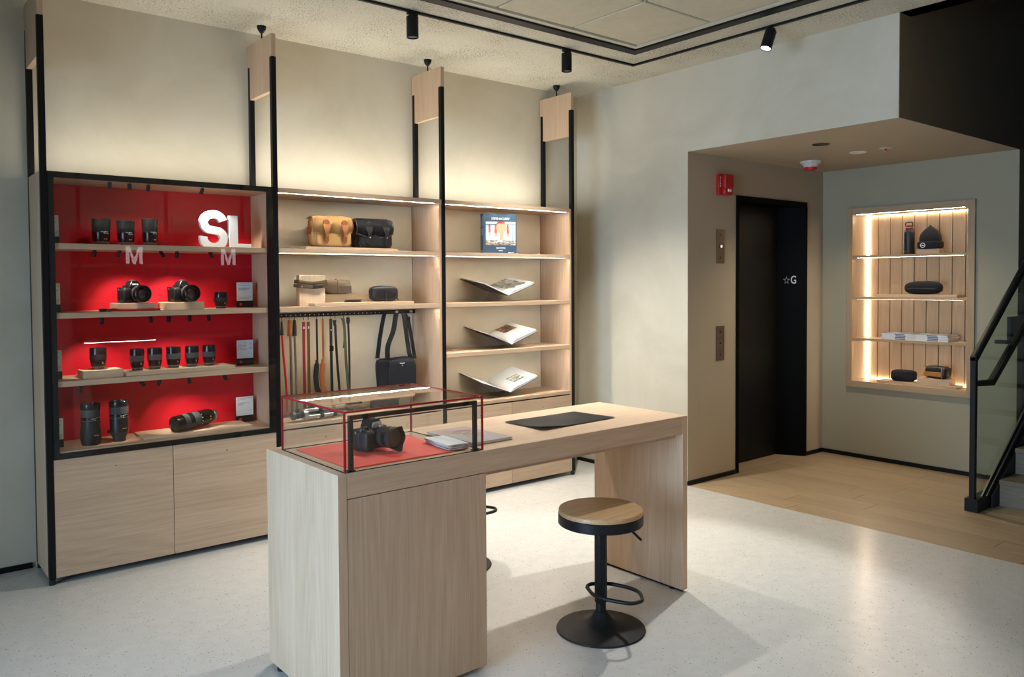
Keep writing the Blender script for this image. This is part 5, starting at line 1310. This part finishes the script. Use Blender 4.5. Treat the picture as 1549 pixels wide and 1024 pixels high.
block('riser_board', 'thin oak board on the bottom niche shelf under both pouches', 6.955, 7.09, 2.80, 3.46, .6873, .708, oak_y)
block('riser_block', 'oak block stacked on the board under the banded pouch', 6.965, 7.085, 2.858, 3.12, .7083, .758, oak_y)

# ------------------------------------------------------------------ stairs and railing
def stairs():
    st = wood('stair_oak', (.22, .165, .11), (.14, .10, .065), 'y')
    t = thing('staircase', 'wooden stair flight rising to the right behind glass balustrade', 'stairs', (0, 0, 0))
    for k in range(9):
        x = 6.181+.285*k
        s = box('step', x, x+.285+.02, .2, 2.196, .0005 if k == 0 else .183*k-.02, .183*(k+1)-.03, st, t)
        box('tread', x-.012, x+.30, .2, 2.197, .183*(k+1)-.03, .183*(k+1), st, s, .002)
    sl = .183/.285
    def zl(x): return (x-6.0)*sl
    # black stringer
    xs = 6.10; xe = 9.0
    prism('stringer', [(xs-.02, .09), (xe, zl(xe)+.02), (xe, zl(xe)-.28), (6.19, .0), (xs-.02, .0)], 'y', 2.199, 2.215, black_metal, t)
stairs()
def railing():
    t = thing('balustrade', 'black steel stair balustrade with clear glass panel and sloping handrails', 'railing', (0, 0, 0))
    sl = .183/.285; y0, y1 = 2.235, 2.285; yc = 2.26
    box('base_block', 5.868, 6.17, 2.218, 2.305, 0, .09, black_metal, t, .003)
    box('newel_post', 5.872, 5.908, yc-.018, yc+.018, .088, 1.062, black_metal, t, .002)
    sl2 = (1.667-1.045)/(6.772-5.90)
    prism('handrail', [(5.872, 1.055), (8.2, 1.055+sl2*(8.2-5.872)), (8.2, 1.01+sl2*(8.2-5.872)), (5.908, 1.03), (5.872, 1.03)], 'y', yc-.02, yc+.02, black_metal, t, .002)
    slb = (1.237-.852)/(6.787-6.181)
    prism('grab_rail', [(5.90, .895), (6.165, .878), (8.2, .878+slb*(8.2-6.165)), (8.2, .83+slb*(8.2-6.19)), (6.19, .838), (5.90, .857)], 'y', yc-.022, yc+.014, black_metal, t, .003)
    prism('bottom_channel', [(5.98, .088), (6.10, .088), (8.2, .088+sl*(8.2-6.10)), (8.2, .22+sl*(8.2-6.08)), ], 'y', 2.236, 2.246, plain('channel_grey', (.06, .06, .055), .35, .5), t)
    prism('bottom_channel', [(6.02, .088), (6.14, .088), (8.2, .088+sl*(8.2-6.14)), (8.2, .20+sl*(8.2-6.12)), ], 'y', 2.22, 2.232, plain('channel_grey', (.06, .06, .055), .35, .5), t)
    prism('glass_panel', [(5.909, .10), (5.99, .10), (8.2, .10+sl*(8.2-5.99)), (8.2, 1.0+sl2*(8.2-5.90)), (5.909, 1.03)], 'y', 2.248, 2.258, glass('rail_glass', (.82, .87, .82), 1.0), t)
    box('bracket', 6.44, 6.52, 2.25, 2.335, 1.115, 1.14, black_metal, t, .002)
    box('wall_rail_plate', 6.72, 7.0, 2.325, 2.352, 1.10, 1.30, black_metal, t, .002)
railing()

# ------------------------------------------------------------------ opposite display, seen only as reflections in the cabinet glass
def opposite():
    t = thing('display_shelf', 'oak display shelving on the opposite wall behind the camera', 'shelves', (0, 0, 0))
    x0, x1 = 1.80, 4.20
    box('carcass', x0, x1, .03, .38, 0, .66, oak_x, t)
    for z in (.985, 1.4, 1.772): box('shelf', x0, x1, .03, .38, z, z+.03, oak_x, t)
    for x in (x0, 2.66, 3.5, x1-.03): box('upright_post', x, x+.03, .35, .38, .66, 2.95, black_frame, t)
    box('back_panel', x0, x1, .005, .03, .66, 2.15, red_panel, t)
    box('led_strip', 1.85, 2.54, .36, .375, .980, .986, emit('opposite_led', (1, .96, .9), 220), t)
    gl = emit('lit_letter', (1, 1, 1), 7)
    for x, in ((2.352,), (3.36,)):
        mp = [(-.083, -.092), (-.083, .092), (-.044, .092), (0, -.030), (.044, .092), (.083, .092), (.083, -.092), (.050, -.092), (.050, .045), (.014, -.092), (-.014, -.092), (-.050, .045), (-.050, -.092)]
        o = prism('letter_sign', mp, 'y', -.003, .003, gl, None, 0, 0, (x, .33, 1.895))
        tag(o, 'white lit letter M on the opposite shelf, %s' % ('nearer the window' if x < 3 else 'nearer the stairs'), 'letter')
opposite()
area('opposite_uplight', (3.0, .2, 2.2), (.03, 2.3), 7, WARMW, (0, -.1, 1))
